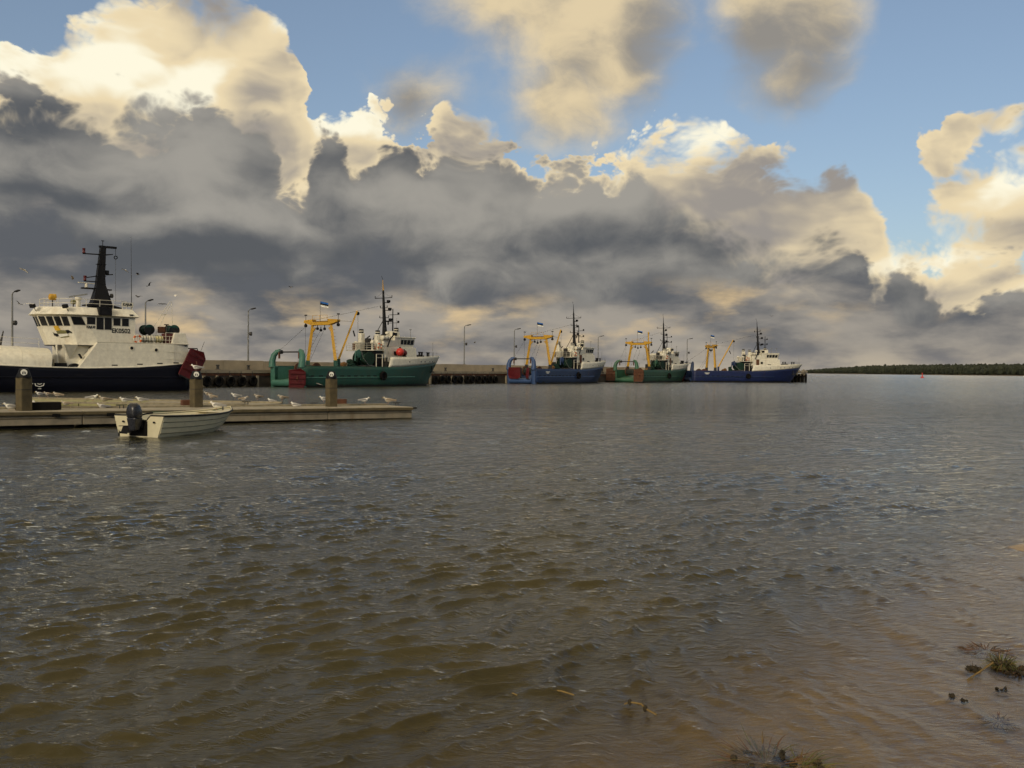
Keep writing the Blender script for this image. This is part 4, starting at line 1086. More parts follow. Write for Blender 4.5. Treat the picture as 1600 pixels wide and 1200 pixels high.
# ---------------------------------------------------------------- the navy and white boat, bow to the left
def navy_boat():
    c, hd = (-32.74, 86.40), 228
    o = boat_root('fishing_vessel', c, hd); tag(o, 'large navy and white fishing vessel with faceted wheelhouse and black mast', 'fishing boat')
    M = Matrix.Translation((c[0], c[1], 0)) @ Matrix.Rotation(R(90 - hd), 4, 'Z')
    B, L = 7.0, 26.0
    def zc(x):
        xs_, zs_ = (0, 2.5, 5, 9, 13, 17, 21, 26), (2.58, 2.33, 2.15, 2.04, 2.10, 2.28, 2.62, 3.2)
        return float(np.interp(x, xs_, zs_))
    xs = [i / 36 for i in range(37)]
    zcs = lambda s: zc(s * (L - 0.8))
    mb = MB(); r = hull_rows(lambda s: -1.0, zcs, 10, xs, B, L); mb.quadgrid(r); mb.quadgrid(mirror(r))
    mb.quadgrid([[(0.0, -3.15, -1.0), (0.0, 3.15, -1.0)], [(0.0, -3.15, 2.5), (0.0, 3.15, 2.5)]])
    h = mb.build('hull', NAVY, o, True); sm = h.modifiers.new('plate', 'SOLIDIFY'); sm.thickness = 0.08; sm.offset = 0
    e = [(x, -y + 0.02, z + 0.03) for x, y, z in hull_rows(zcs, zcs, 1, xs, B, L)[0]]
    MB().tube(e, 0.06, 6).build('white_sheer_line', WHITE, o); MB().tube([(x, -y, z) for x, y, z in e], 0.06, 6).build('white_sheer_line', WHITE, o)
    MB().poly([(0.1, -3.1, 1.5), (16, -2.9, 1.5), (16, 2.9, 1.5), (0.1, 3.1, 1.5)]).build('main_deck', DECKM, o)
    # aft shelter, flush with the hull side
    rows = []
    for t in range(13):
        f = t / 12
        xb, xt = 0.02 + (9.85 - 0.02) * f, 0.08 + (8.26 - 0.08) * f
        hb, _ = hull_half(max(xb, 0), 2.3, B, L); hb = min(hb, 3.5)
        rows.append([(xb, hb, zc(xb) + 0.02), (xt, hb - 0.02, 4.33), (xt, -hb + 0.02, 4.33), (xb, -hb, zc(xb) + 0.02)])
    mb = MB().quadgrid(rows); mb.f.append((0, 1, 2, 3)); n = len(rows) * 4; mb.f.append((n - 4, n - 3, n - 2, n - 1))
    mb.build('shelter', WHITE, o)
    MB().b2((0.1, -3.3, 4.34), (8.2, 3.3, 4.38)).build('shelter_deck', DECKM, o)
    MB().hexa([(0.42, 3.0, 4.3), (1.75, 3.0, 4.3), (1.75, 3.42, 4.3), (0.12, 3.42, 4.3), (0.45, 3.05, 5.42), (1.45, 3.05, 5.42), (1.45, 3.40, 5.42), (0.45, 3.40, 5.42)]).build('quarter_post', WHITE, o, bevel=0.04)
    MB().hexa([(0.42, -3.42, 4.3), (1.75, -3.42, 4.3), (1.75, -3.0, 4.3), (0.12, -3.0, 4.3), (0.45, -3.40, 5.42), (1.45, -3.40, 5.42), (1.45, -3.05, 5.42), (0.45, -3.05, 5.42)]).build('quarter_post', WHITE, o, bevel=0.04)
    for x, z in ((5.37, 3.9), (3.19, 3.77)):
        MB().lathe([(0.15, 0.0), (0.15, 0.03)], (x, 3.49, z), 'Y', 14).build('porthole', GLASS, o)
        MB().ring((x, 3.51, z), 0.17, 0.03, 'Y', 16, 6).build('porthole_rim', WHITE2, o)
    for z in (2.95, 3.62): MB().tube([(0.3, 3.485, z), (9.1 - (z - 2.95) * .7 - .15, 3.485, z)], .012, 5).build('weld_seam', WHITE2, o)
    for x in (1.6, 3.6, 5.6, 7.4): MB().tube([(x, 3.487, zc(x) + .1), (x, 3.487, 4.3)], .010, 5).build('weld_seam', WHITE2, o)
    sk = [(x, -y + .04, 1.25) for x, y, z in hull_rows(lambda s: 1.25, lambda s: 1.25, 1, [.01 + .8 * i / 20 for i in range(21)], B, L)[1]]
    MB().tube(sk, .07, 8).build('rubbing_strake', NAVY, o, True)
    MB().tube([(.1, 3.42, 4.38), (8.2, 3.42, 4.38)], .035, 6).build('shelter_rail_cap', WHITE2, o)
    for x in (1.1, 2.6, 4.4, 6.6): MB().b2((x, 3.475, 2.62 - .05 * x), (x + .5, 3.50, 2.72 - .05 * x)).build('scupper', BLACK, o)
    # whaleback over the bow
    rows = []
    for i in range(17):
        x = 12.0 + (25.2 - 12.0) * i / 16; hb, _ = hull_half(x, zc(x), B, L); k = 1.0 if i else 0.97
        rows.append([(x - (0.35 * math.sin(math.pi * j / 16) if i == 0 else 0), hb * math.cos(math.pi * j / 16) * k, zc(x) + 0.02 + min(1.75, hb * 0.62) * max(0, math.sin(math.pi * j / 16)) ** 0.8 * k) for j in range(17)])
    mb = MB().quadgrid(rows); mb.f.append(tuple(range(17)))
    mb.build('whaleback', WHITE, o, True)
    for x in (14.3, 17.5):
        hb, _ = hull_half(x, zc(x), B, L)
        MB().tube([(x - 0.3 * math.sin(math.pi * j / 16), hb * math.cos(math.pi * j / 16), zc(x) + 0.025 + min(1.75, hb * 0.62) * max(0, math.sin(math.pi * j / 16)) ** 0.8) for j in range(17)], 0.018, 5).build('whaleback_seam', WHITE2, o)
    railing(o, [(12.4, 1.1, 3.72), (14.5, 1.1, 3.8), (17.0, 1.0, 3.85), (19, 0.8, 3.95)], 3.8, 0.85, WHITE2, rails=2, r=0.018)
    MB().tube([(17.2, 0.6, 3.8), (16.6, 0.6, 6.0)], [0.30, 0.06], 8).build('fore_mast', BLACK, o, True)
    MB().tube([(15.3, 0.4, 3.8), (15.0, 0.4, 5.2)], [0.14, 0.04], 6).build('bow_stanchion', STEEL, o)
    # low house under the wheelhouse
    MB().b2((5.0, -2.15, 1.5), (10.5, 2.15, 4.12)).build('lower_house', WHITE, o, bevel=0.04)
    MB().hexa([(10.15, 2.16, 2.9), (10.25, 2.16, 2.9), (10.25, 2.2, 2.9), (10.15, 2.2, 2.9), (9.75, 2.16, 4.1), (10.9, 2.16, 4.1), (10.9, 2.95, 4.1), (9.75, 2.95, 4.1)]).build('gusset', WHITE, o)
    MB().box((9.55, 2.9, 3.1), (0.12, 0.3, 0.45), 0, ('Y', R(30))).build('shelter_notch', BLACK, o)
    MB().tube([(11.1, 1.9, 1.5), (11.2, 1.9, 4.1)], 0.09, 8).build('support_pillar', WHITE, o)
    # wheelhouse
    lo = [(4.9, 3.0), (7.93, 3.0), (9.64, 2.545), (11.5, 0.75), (11.5, -0.75), (9.64, -2.545), (7.93, -3.0), (4.9, -3.0)]
    hi = [(4.9, 3.0), (9.3, 3.0), (10.5, 2.68), (12.5, 0.75), (12.5, -0.75), (10.5, -2.68), (9.3, -3.0), (4.9, -3.0)]
    Z0, Z1 = 4.1, 6.66
    MB().prism([lo, hi], Z0, Z1).build('wheelhouse', WHITE, o)
    def brim(d): return [(x + (d if x > 9.8 else (-d if x < 5 else 0)), y * (1 + d / 3.2)) for x, y in hi]
    MB().prism([[*brim(0.16)], [*brim(0.30)]], 6.662, 6.74).build('roof_brim', WHITE, o)
    MB().prism([brim(0.28), brim(-0.22)], 6.742, 7.42).build('roof_fascia', WHITE, o)
    MB().prism([[(x, y * 0.98) for x, y in lo]] * 2, 4.03, 4.098).build('wheelhouse_sill', STEEL, o)
    def pane(i, t0, t1, z0, z1, nm='window'):
        a0, a1, b0, b1 = Vector(lo[i]), Vector(hi[i]), Vector(lo[i + 1]), Vector(hi[i + 1])
        nrm = Vector(((b1 - a1).y, -(b1 - a1).x)).normalized(); nrm = nrm if nrm.dot((a1 + b1) * 0.5 - Vector((7, 0))) > 0 else -nrm
        def P(t, z):
            k = (z - Z0) / (Z1 - Z0); return a0.lerp(a1, k).lerp(b0.lerp(b1, k), t)
        fr = empty(nm, (0, 0, 0), 0, o)
        def slab(d, o0, o1, m, n2):
            q = []
            L_ = (b1 - a1).length
            for off in (o0, o1):
                for t, z in ((t0 - d / L_, z0 - d), (t1 + d / L_, z0 - d), (t1 + d / L_, z1 + d), (t0 - d / L_, z1 + d)):
                    p = P(t, z) + nrm * off; q.append((p.x, p.y, z))
            MB().hexa(q).build(n2, m, fr)
        slab(0.055, -0.03, 0.018, WHITE2, 'window_frame'); slab(0, -0.02, 0.034, GLASS, 'pane')
    for t in ((.06, .215), (.557, .70), (.73, .865)): pane(0, *(t[0], t[1]), 5.95, 6.55) if False else None
    # side windows: i runs from the stern corner (4.9) to the front corner (9.3)
    side = [(.06, .215, 5.93), (.24, .375, 5.5), (.395, .53, 5.5), (.565, .70, 5.90), (.735, .865, 5.88)]
    for a, b, z0 in side:
        xa, xb = 9.3 - 4.4 * a, 9.3 - 4.4 * b; fr = empty('window', (0, 0, 0), 0, o)
        MB().b2((xb - .05, 2.97, z0 - .05), (xa + .05, 3.018, 6.61)).build('window_frame', WHITE2, fr)
        MB().b2((xb, 2.98, z0), (xa, 3.034, 6.56)).build('pane', GLASS, fr)
    pane(1, 0.18, 0.86, 5.85, 6.56)
    for k in range(4): pane(2, 0.035 + 0.245 * k, 0.235 + 0.245 * k, 5.75, 6.56)
    pane(3, 0.08, 0.44, 5.72, 6.56); pane(3, 0.56, 0.92, 5.72, 6.56)
    # lettering
    TM = Matrix(((-1, 0, 0, 0), (0, 0, 1, 0), (0, 1, 0, 0), (0, 0, 0, 1)))
    dk = mat('dark_lettering', (0.03, 0.03, 0.025), 0.6)
    text_mesh('registration_lettering', 'EK0502', 0.56, dk, o, Matrix.Translation((6.15, 3.012, 5.42)) @ TM, 0.008, (0.92, 1))
    text_mesh('name_lettering', 'KAJUR', 0.28, dk, o, Matrix.Translation((8.70, 3.012, 5.68)) @ TM, 0.008, (0.95, 1))
    nb = empty('name_board', (5.5, 2.75, 7.42), 0, o)
    MB().b2((-0.5, -0.03, 0.22), (0.5, 0.03, 0.62)).build('board', WHITE2, nb)
    for x in (-.42, .42): MB().tube([(x, -0.05, 0), (x, -0.05, 0.6)], 0.03, 6).build('board_post', WHITE2, nb)
    text_mesh('board_lettering', 'KAJUR', 0.30, dk, nb, Matrix.Translation((0, 0.035, 0.42)) @ TM, 0.006, (0.95, 1))
    # emblem on the diagonal front facet: yellow block, olive body, black tails, pale scroll
    a, b = Vector(lo[2]).lerp(Vector(hi[2]), .4), Vector(lo[3]).lerp(Vector(hi[3]), .4)
    d = (b - a).normalized(); nr = Vector((d.y, -d.x)); nr = nr if nr.dot(Vector((1, 1))) > 0 else -nr
    tilt = (Vector(hi[2]) - Vector(lo[2])).dot(nr) / (Z1 - Z0)
    em = empty('bow_emblem', (0, 0, 0), 0, o)
    e0, e1, g0, g1 = Vector(lo[2]), Vector(hi[2]), Vector(lo[3]), Vector(hi[3])
    def flat(pts, m, nm, off):
        q = []
        for oo in (off, off + 0.012):
            for u, v in pts:
                z = 5.12 + v * 1.15; kk = (z - Z0) / (Z1 - Z0); p = e0.lerp(e1, kk).lerp(g0.lerp(g1, kk), 0.42 + u * 1.15 / 2.6) + nr * oo; q.append((p.x, p.y, z))
        n = len(pts); mb = MB(); mb.v = q; mb.f = [tuple(range(n))[::-1], tuple(range(n, 2 * n))] + [(i, (i + 1) % n, n + (i + 1) % n, n + i) for i in range(n)]
        mb.build(nm, m, em)
    flat([(-.05, .12), (.38, .20), (.40, .52), (.05, .55)], EMBY, 'yellow_field', 0.03)
    flat([(-.45, -.02), (.30, -.05), (.34, .14), (-.05, .22), (-.40, .20)], EMBG, 'olive_field', 0.035)
    flat([(-.40, .22), (-.62, .24), (-.80, .10), (-.82, -.02), (-.66, .04), (-.45, -.06)], BLACK, 'black_tail', 0.04)
    flat([(.30, -.05), (.55, -.02), (.62, .06), (.60, -.20), (.45, -.28), (.28, -.22)], BLACK, 'black_tail', 0.04)
    flat([(-.50, -.06), (.26, -.10), (.20, -.30), (-.42, -.22)], SIGNW, 'pale_scroll', 0.04)
    flat([(-.52, -.22), (.20, -.30), (.16, -.36), (-.50, -.28)], EMBG, 'scroll_edge', 0.045)
    # black casing and mast
    MB().b2((7.05, 2.55, 6.75), (8.15, 3.42, 7.50)).build('black_vent_casing', BLACK, o, bevel=0.03)
    mt = empty('mast', (0, 0, 0), 0, o)
    sec = [(7.42, 8.0, 6.0, .75), (8.2, 7.75, 6.2, .6), (9.0, 7.55, 6.42, .45), (9.7, 7.40, 6.62, .32), (10.6, 7.32, 6.66, .28), (13.15, 7.02, 6.55, .20)]
    rows = [[(x0, y, z), (x1, y, z), (x1, -y, z), (x0, -y, z)] for z, x0, x1, y in sec]
    mb = MB().quadgrid(rows, True); mb.f.append((0, 1, 2, 3)); n = len(rows) * 4; mb.f.append((n - 4, n - 3, n - 2, n - 1)); mb.build('mast_column', BLACK, mt)
    MB().b2((5.6, -.16, 13.15), (7.1, .16, 13.33)).build('mast_head', BLACK, mt)
    MB().tube([(6.8, 0, 13.3), (6.8, 0, 13.75)], 0.03, 6).box((6.8, 0, 13.78), (.22, .1, .06)).build('wind_sensor', BLACK, mt)
    MB().tube([(5.65, 0, 13.15), (5.65, 0, 12.55)], 0.02, 5).ring((5.65, 0, 12.35), .14, .045, 'Y', 12, 6).build('signal_hook', BLACK, mt)
    def lamp(x, y, z, m): MB().lathe([(0.12, 0), (0.15, .04), (0.12, .08), (0.12, .36), (0.15, .4), (0.12, .44)], (x, y, z), n=12).build('mast_light', m, mt, True)
    MB().tube([(7.0, 0, 12.5), (8.55, .1, 12.45)], 0.06, 6).build('yard_arm', BLACK, mt); lamp(8.45, .1, 12.5, RED)
    MB().tube([(6.6, 0, 12.5), (5.9, 0, 12.62)], [.07, .04], 6).build('yard_arm', BLACK, mt)
    MB().tube([(7.1, 0, 10.55), (8.2, .1, 10.30), (8.25, .1, 10.4)], 0.05, 6).build('yard_arm', BLACK, mt)
    MB().tube([(6.7, 0, 10.65), (5.9, 0, 10.75)], 0.05, 6).box((6.45, .1, 10.9), (.3, .2, .35)).build('yard_arm', BLACK, mt)
    MB().tube([(7.3, 0, 9.98), (8.5, .3, 9.95)], 0.05, 6).build('yard_arm', BLACK, mt); lamp(8.42, .3, 10.0, RED)
    MB().box((7.6, 0.1, 9.32), (2.1, 0.5, 0.12)).box((6.5, 0, 9.3), (0.9, 0.5, 0.10)).build('mast_platform', BLACK, mt)
    MB().box((8.3, .3, 9.78), (1.5, .14, .09), R(12)).tube([(8.3, .3, 9.38), (8.3, .3, 9.75)], .14, 8).build('radar_scanner', WHITE2, mt)
    MB().lathe([(.05, -.16), (.2, -.1), (.2, .1), (.05, .16)], (6.1, .3, 8.75), 'X', 12).build('horn', STEEL, mt, True)
    for z in (11.3, 10.2): MB().box((6.95, 0, z + .3), (.75, .6, .05)).build('mast_step', BLACK, mt)
    MB().tube([(7.25, .24, 7.5), (6.95, .22, 10.6)], .02, 5).build('cable', WHITE2, mt)
    MB().tube([(5.66, 0, 12.2), (5.9, .8, 7.6)], .012, 5).build('halyard', WIRE, mt)
    MB().box((7.6, 0.6, 7.75), (1.9, 1.5, .12)).box((6.0, 0.6, 7.7), (1.0, 1.4, .10), 0, ('Y', R(-14))).build('mast_deck', BLACK, mt)
    # roof gear
    railing(o, [(5.6, 2.7, 7.42), (9.0, 2.7, 7.42), (10.1, 2.45, 7.42), (11.9, 0.75, 7.42), (11.9, -0.75, 7.42), (10.1, -2.45, 7.42)], 7.42, 0.72, WHITE2, rails=2, r=0.022)
    sl = empty('searchlight', (11.35, 1.2, 7.42), 0, o)
    MB().tube([(0, 0, 0), (0, 0, .6)], .05, 6).build('lamp_stem', STEEL, sl); MB().lathe([(.18, -.3), (.28, -.26), (.28, .22), (.22, .28)], (0, 0, .85), 'X', 14).build('lamp_drum', YELLOW, sl, True)
    sl = empty('searchlight', (9.9, 2.1, 7.42), 0, o)
    MB().tube([(0, 0, 0), (0, 0, .3)], .05, 6).build('lamp_stem', STEEL, sl); MB().lathe([(.12, -.2), (.2, -.16), (.2, .16), (.15, .2)], (0, 0, .45), 'X', 12).build('lamp_drum', EMBG, sl, True)
    for x, y in ((12.6, 0.9), (10.5, 2.8)):
        f = empty('floodlight', (x, y, 7.0), 0, o)
        MB().tube([(0, 0, 0), (.2, .1, .35)], .03, 6).build('lamp_arm', STEEL, f); MB().box((.3, .15, .42), (.3, .45, .34), R(30), ('Y', R(20))).build('lamp_head', BLACK, f, bevel=.04)
    rd = empty('radar', (9.3, 1.4, 7.42), 0, o)
    MB().lathe([(.25, 0), (.2, .1), (.2, .7), (.28, .75), (.28, .95)], n=14).build('radar_pedestal', WHITE2, rd, True); MB().box((0, 0, 1.1), (1.5, .16, .12), R(-20), ('Y', R(12))).build('radar_bar', GALV, rd)
    MB().tube([(5.0, 2.3, 7.42), (5.0, 2.3, 9.0), (5.05, 2.3, 14.1)], [.04, .03, .012], 6).build('whip_aerial', STEEL, o)
    MB().box((5.3, 3.2, 6.9), (.3, .12, .12)).build('brim_light', BLACK, o)
    # gear on the shelter top
    railing(o, [(1.9, 3.3, 4.36), (4.8, 3.3, 4.36)], 4.36, 0.7, WHITE2, rails=2, r=0.018)
    for k, x in enumerate((4.05, 3.35, 2.65)):
        rf = empty('liferaft', (x, 2.75, 4.80), 0, o)
        MB().lathe([(.16, -.34), (.30, -.28), (.32, 0), (.30, .28), (.16, .34)], axis='X', n=16).build('raft_canister', WHITE2 if k < 2 else mat('pale_yellow_canister', (.62, .55, .28), .5), rf, True)
        for q in (-.14, .14): MB().lathe([(.325, -.02), (.325, .02)], (q, 0, 0), 'X', 16).build('raft_strap', BLACK, rf)
        for q in (-.2, .2): MB().box((q, 0, -.36), (.08, .5, .14)).build('raft_cradle', WHITE2, rf)
    for x, y, r_ in ((2.8, .2, .48), (0.75, 1.0, .50)):
        nd = empty('net_drum', (x, y, 5.75), 0, o)
        MB().lathe([(r_, -.06), (r_, .06)], (0, .5, 0), 'Y', 20).build('drum_flange', GREEN, nd); MB().lathe([(r_, -.06), (r_, .06)], (0, -.9, 0), 'Y', 20).build('drum_flange', GREEN, nd)
        MB().tube([(0, -.9, 0), (0, .5, 0)], r_ * .8, 16).build('drum_barrel', NETG, nd, True)
        for s in (-.95, .55): MB().b2((-.1, s - .05, -1.4), (.1, s + .05, 0)).build('drum_bearing', STEEL, nd)
    MB().b2((1.25, 2.0, 4.38), (2.15, 3.1, 5.35)).build('rust_red_winch_box', mat('maroon_paint', (.09, .022, .02), .6, grime=.4), o)
    railing(o, [(1.2, 3.2, 4.36), (2.2, 3.2, 4.36)], 4.36, 1.05, WHITE2, rails=3, r=.022)
    MB().box((2.0, 1.6, 5.72), (.6, .5, .6)).build('winch_motor', RUST, o, bevel=.06)
    MB().tube([(1.65, 1.9, 5.3), (1.65, 1.9, 6.2)], .08, 8).box((1.65, 1.9, 6.22), (.34, .34, .08)).build('capstan', STEEL, o)
    # thin white derrick
    for a, b in (((2.9, .6, 5.2), (.75, .3, 8.5)), ((2.2, .6, 5.3), (.65, .3, 8.3)), ((.55, .3, 8.5), (.5, .5, 5.4)), ((.75, .3, 8.5), (.55, .3, 8.5))): MB().tube([a, b], .025, 5).build('derrick_spar', WHITE2, o)
    MB().tube([(1.6, .45, 7.2), (1.1, .4, 7.3)], .03, 5).build('derrick_spar', WHITE2, o)
    # hanging block and stern bars
    MB().tube([(.35, 3.2, 5.3), (.35, 3.2, 4.9)], .03, 5).box((.35, 3.2, 4.55), (.18, .2, .7)).build('hanging_block', BLACK, o)
    MB().tube([(.2, 2.9, 4.0), (-.9, 2.9, 4.0), (-1.05, 2.9, 3.5)], .06, 6).tube([(.2, 2.9, 3.6), (-.9, 2.9, 3.6)], .05, 6).build('stern_bar', BLACK, o)
    # foredeck gear in the waist
    wn = empty('waist_winch', (10.7, 2.4, 1.5), 0, o)
    MB().b2((-.1, -.5, .2), (.8, .45, 1.0)).build('winch_body', BLACK, wn, bevel=.06)
    MB().lathe([(.42, -.5), (.42, .5)], (-.75, 0, .55), 'Y', 16).build('winch_drum', BLACK, wn, True)
    MB().lathe([(.10, .5), (.10, .56)], (-.75, 0, .6), 'Y', 10).build('winch_hub', GALV, wn)
    MB().b2((.9, -.5, .4), (1.5, .3, 1.3)).build('winch_box', TIMBERL, wn)
    # white marks low on the bow
    p0 = (12.95, 3.52, 0.62)
    MB().tube([(p0[0] + .35, 3.5, .75), (p0[0] + .30, 3.5, .55), (p0[0], 3.5, .45), (p0[0] - .3, 3.5, .55), (p0[0] - .35, 3.5, .75)], .04, 6).tube([(p0[0] + .18, 3.5, .72), (p0[0], 3.5, .66), (p0[0] - .18, 3.5, .72)], .035, 6).tube([(p0[0] + .12, 3.5, .28), (p0[0] - .12, 3.5, .28)], .035, 6).build('thruster_mark', SIGNW, o)
    MB().tube([(14.3, 3.49, .52), (14.0, 3.49, .60), (13.8, 3.49, .55), (13.6, 3.49, .70), (13.45, 3.5, .72)], .035, 6).build('draught_mark', SIGNW, o)
    MB().tube([(9.3, 3.53, 1.45), (10.2, 3.53, 1.45)], .02, 5).build('fairlead', STEEL, o)
    life_ring(M, (4.81, 3.36, 4.74), 'red and white lifebuoy on the rail abaft the navy boat\'s wheelhouse', 'Y', 'lifebuoys on the boats')
    trawl_door(M, (-0.25, 3.75, 2.50), (R(6), R(24), R(190)), RED, 'big dark red trawl door hanging off the stern of the navy boat', 2.9, 1.9)
    return o, M
NAVYB, MNAVY = navy_boat()

# ---------------------------------------------------------------- floating pontoons with timber piles
PA, PC = V(-17.5, 30.3, 0), V(-4.5, 40.2, 0)
PD = (PC - PA).normalized(); PN = V(-PD.y, PD.x, 0)
PLEN = (PC - PA).length
def deck_z(s): return 0.63 - 0.13 * max(-0.5, s / PLEN)
def on_deck(px, py):
    p = on_z(px, py, 0.58)
    for _ in range(4):
        s = (p - PA).dot(PD); p = on_z(px, py, deck_z(s))
    return p
def build_pontoon():
    o = empty('pontoon', PA); tag(o, 'long pale concrete pontoon floating in front of the navy boat', 'pontoon')
    W = 2.5; s0, s1 = -7.0, PLEN
    def pt(s, n, z): q = PD * s + PN * n; return V(q.x, q.y, z)
    def bar(sa, sb, na, nb, za, zb):
        """za, zb measured from the deck surface"""
        return [pt(sa, na, deck_z(sa) + za), pt(sb, na, deck_z(sb) + za), pt(sb, nb, deck_z(sb) + za), pt(sa, nb, deck_z(sa) + za),
                pt(sa, na, deck_z(sa) + zb), pt(sb, na, deck_z(sb) + zb), pt(sb, nb, deck_z(sb) + zb), pt(sa, nb, deck_z(sa) + zb)]
    joints = [-7.0, -2.2, 2.6, 7.4, 12.2, s1]
    for a, b in zip(joints, joints[1:]):
        MB().hexa(bar(a + .015, b - .015, 0.03, W - 0.03, -0.50, -0.10)).build('float_unit', DECKF, o, bevel=0.02)
        MB().hexa(bar(a + .01, b - .01, -0.05, W + 0.05, -0.098, 0.0)).build('deck_slab', DECKW, o, bevel=0.015)
        MB().hexa(bar(a + .25, b - .25, 0.14, W - 0.14, -0.95, -0.502)).build('dark_underside', RUBBER, o)  # dark inset block under the float unit, reaching below the waterline
        MB().hexa(bar(a + .008, b - .008, -0.085, -0.052, -0.135, -0.03)).build('edge_board', TIMBER, o)
        MB().hexa(bar(a + .02, b - .02, W - .22, W - .06, 0.002, 0.07)).build('back_kerb', TIMBERL, o, bevel=.01)
        MB().hexa(bar(a + .02, b - .02, 0.012, 0.028, -0.27, -0.245)).build('seam_strip', TIMBER, o)
    for s in (-.8, 1.6, 3.4, 6.0): MB().hexa(bar(s, s + .25, -.12, -.04, -.20, -.09)).build('fender_pad', RUBBER, o)
    MB().hexa(bar(s1 + .002, s1 + .35, 0.2, .5, -.12, -.02)).build('end_lug', STEEL, o)
    # cleats
    for px, py in ((190, 638), (385, 632), (490, 634), (620, 633.5)):
        p = on_deck(px, py) - PA; c = empty('cleat', p, math.atan2(PD.y, PD.x), o)
        MB().tube([(-.2, 0, .13), (.2, 0, .13)], .022, 6).build('cleat_horn', STEEL, c)
        for k in (-.07, .07): MB().tube([(k, 0, 0), (k, 0, .13)], .022, 6).build('cleat_foot', STEEL, c)
    # black pile guides bolted to the deck
    for px, py, ln, side in ((62, 641.5, 1.45, 0), (296, 636, .5, 0), (536, 633.5, .5, 0)):
        p = on_deck(px, py) - PA + PN * .25
        MB().box((p.x, p.y, p.z + .15), (ln, .30, .28), math.atan2(PD.y, PD.x)).build('pile_guide', RUBBER if ln > 1 else RUST, o, bevel=.03)
    # second arm running back to the left
    F1, F2, N2, N1 = V(-24.3, 44.6, 0), V(-10.7, 41.5, 0), V(-11.6, 38.8, 0), V(-21.6, 39.2, 0)
    o2 = empty('pontoon', F2); tag(o2, 'mossy pontoon arm branching off behind the long pontoon, left of the boat', 'pontoon')
    zt = 0.56
    k = 4
    for i in range(k):
        a, b = i / k + .002, (i + 1) / k - .002
        q = [F2.lerp(F1, a), F2.lerp(F1, b), N2.lerp(N1, b), N2.lerp(N1, a)]; q = [x - F2 for x in q]
        MB().hexa([x + V(0, 0, zt - .10) for x in q] + [x + V(0, 0, zt) for x in q]).build('deck_slab', ALGAE if i > 1 else DECKW, o2, bevel=.01)
        c = sum(q, V(0, 0, 0)) / 4; q2 = [c + (x - c) * .97 for x in q]
        MB().hexa([x + V(0, 0, -.4) for x in q2] + [x + V(0, 0, zt - .102) for x in q2]).build('float_unit', DECKF, o2)
    for (a, b) in ((F2, F1), (N2, N1)):
        d = (b - a).normalized(); n = V(-d.y, d.x, 0); n = n if n.dot(V(0, 1, 0)) < 0 else -n; n = n * (1 if a is F2 else -1)
        q = [a - F2, b - F2, b - F2 + n * .15, a - F2 + n * .15]
        MB().hexa([x + V(0, 0, zt + .002) for x in q] + [x + V(0, 0, zt + .08) for x in q]).build('edge_kerb', TIMBERL, o2)
build_pontoon()

def build_piles():
    for px, py, top, lab in ((38.5, 642.0, 590, 'mossy square timber pile on the pontoon, leftmost of three'), (308.5, 636.5, 592, 'square timber pile on the pontoon behind the small boat\'s bow'),
                             (520, 635.5, 591.5, 'square timber pile on the pontoon, rightmost of three, before the green trawler')):
        p = on_deck(px, py) + PN * 0.15; ht = at_y(px, top, p.y).z
        o = empty('mooring_pile', (p.x, p.y, 0), math.atan2(-p.y, -p.x) + R(30)); tag(o, lab, 'mooring pile', 'timber piles through the pontoon')
        w = .195
        MB().b2((-w, -w, -2.2), (w, w, ht)).build('pile_timber', TIMBER, o, bevel=.025)
        for s in (-1, 1): MB().box((0, 0, ht - .42 + .0), (2 * w + .012, 2 * w + .012, .02)).build('pile_band', STEEL, o) if s > 0 else None
        MB().box((-w - .012, -.06, ht * .55), (.02, .10, ht * .8)).build('wear_strip', TIMBERL, o)
        MB().box((-w - .03, -.1, ht - .50), (.05, .12, .05)).build('pile_bolt', GALV, o)
        MB().lathe([(.245, ht + .002), (.245, ht + .04), (.20, ht + .16), (.15, ht + .31), (.05, ht + .33)], n=18).build('pile_cap', BLACK, o, True)
        # round white reflector facing the shore
        d = (V(0, 0, 0) - V(p.x, p.y, 0)).normalized(); ang = math.atan2(d.y, d.x) - o.rotation_euler.z
        sg = empty('reflector_sign', (math.cos(ang) * .235, math.sin(ang) * .235, ht + .19), ang + R(90), o)
        MB().lathe([(.105, 0), (.105, .02)], axis='Y', n=24).build('reflector_disc', SIGNW, sg)
        for s in (-1, 1): MB().hexa([(s * .02, -.012, -.06), (s * .055, -.012, -.06), (s * .055, 0, -.06), (s * .02, 0, -.06), (s * .015, -.012, .035), (s * .05, -.012, .0), (s * .05, 0, .0), (s * .015, 0, .035)]).build('reflector_mark', BLACK, sg)
build_piles()

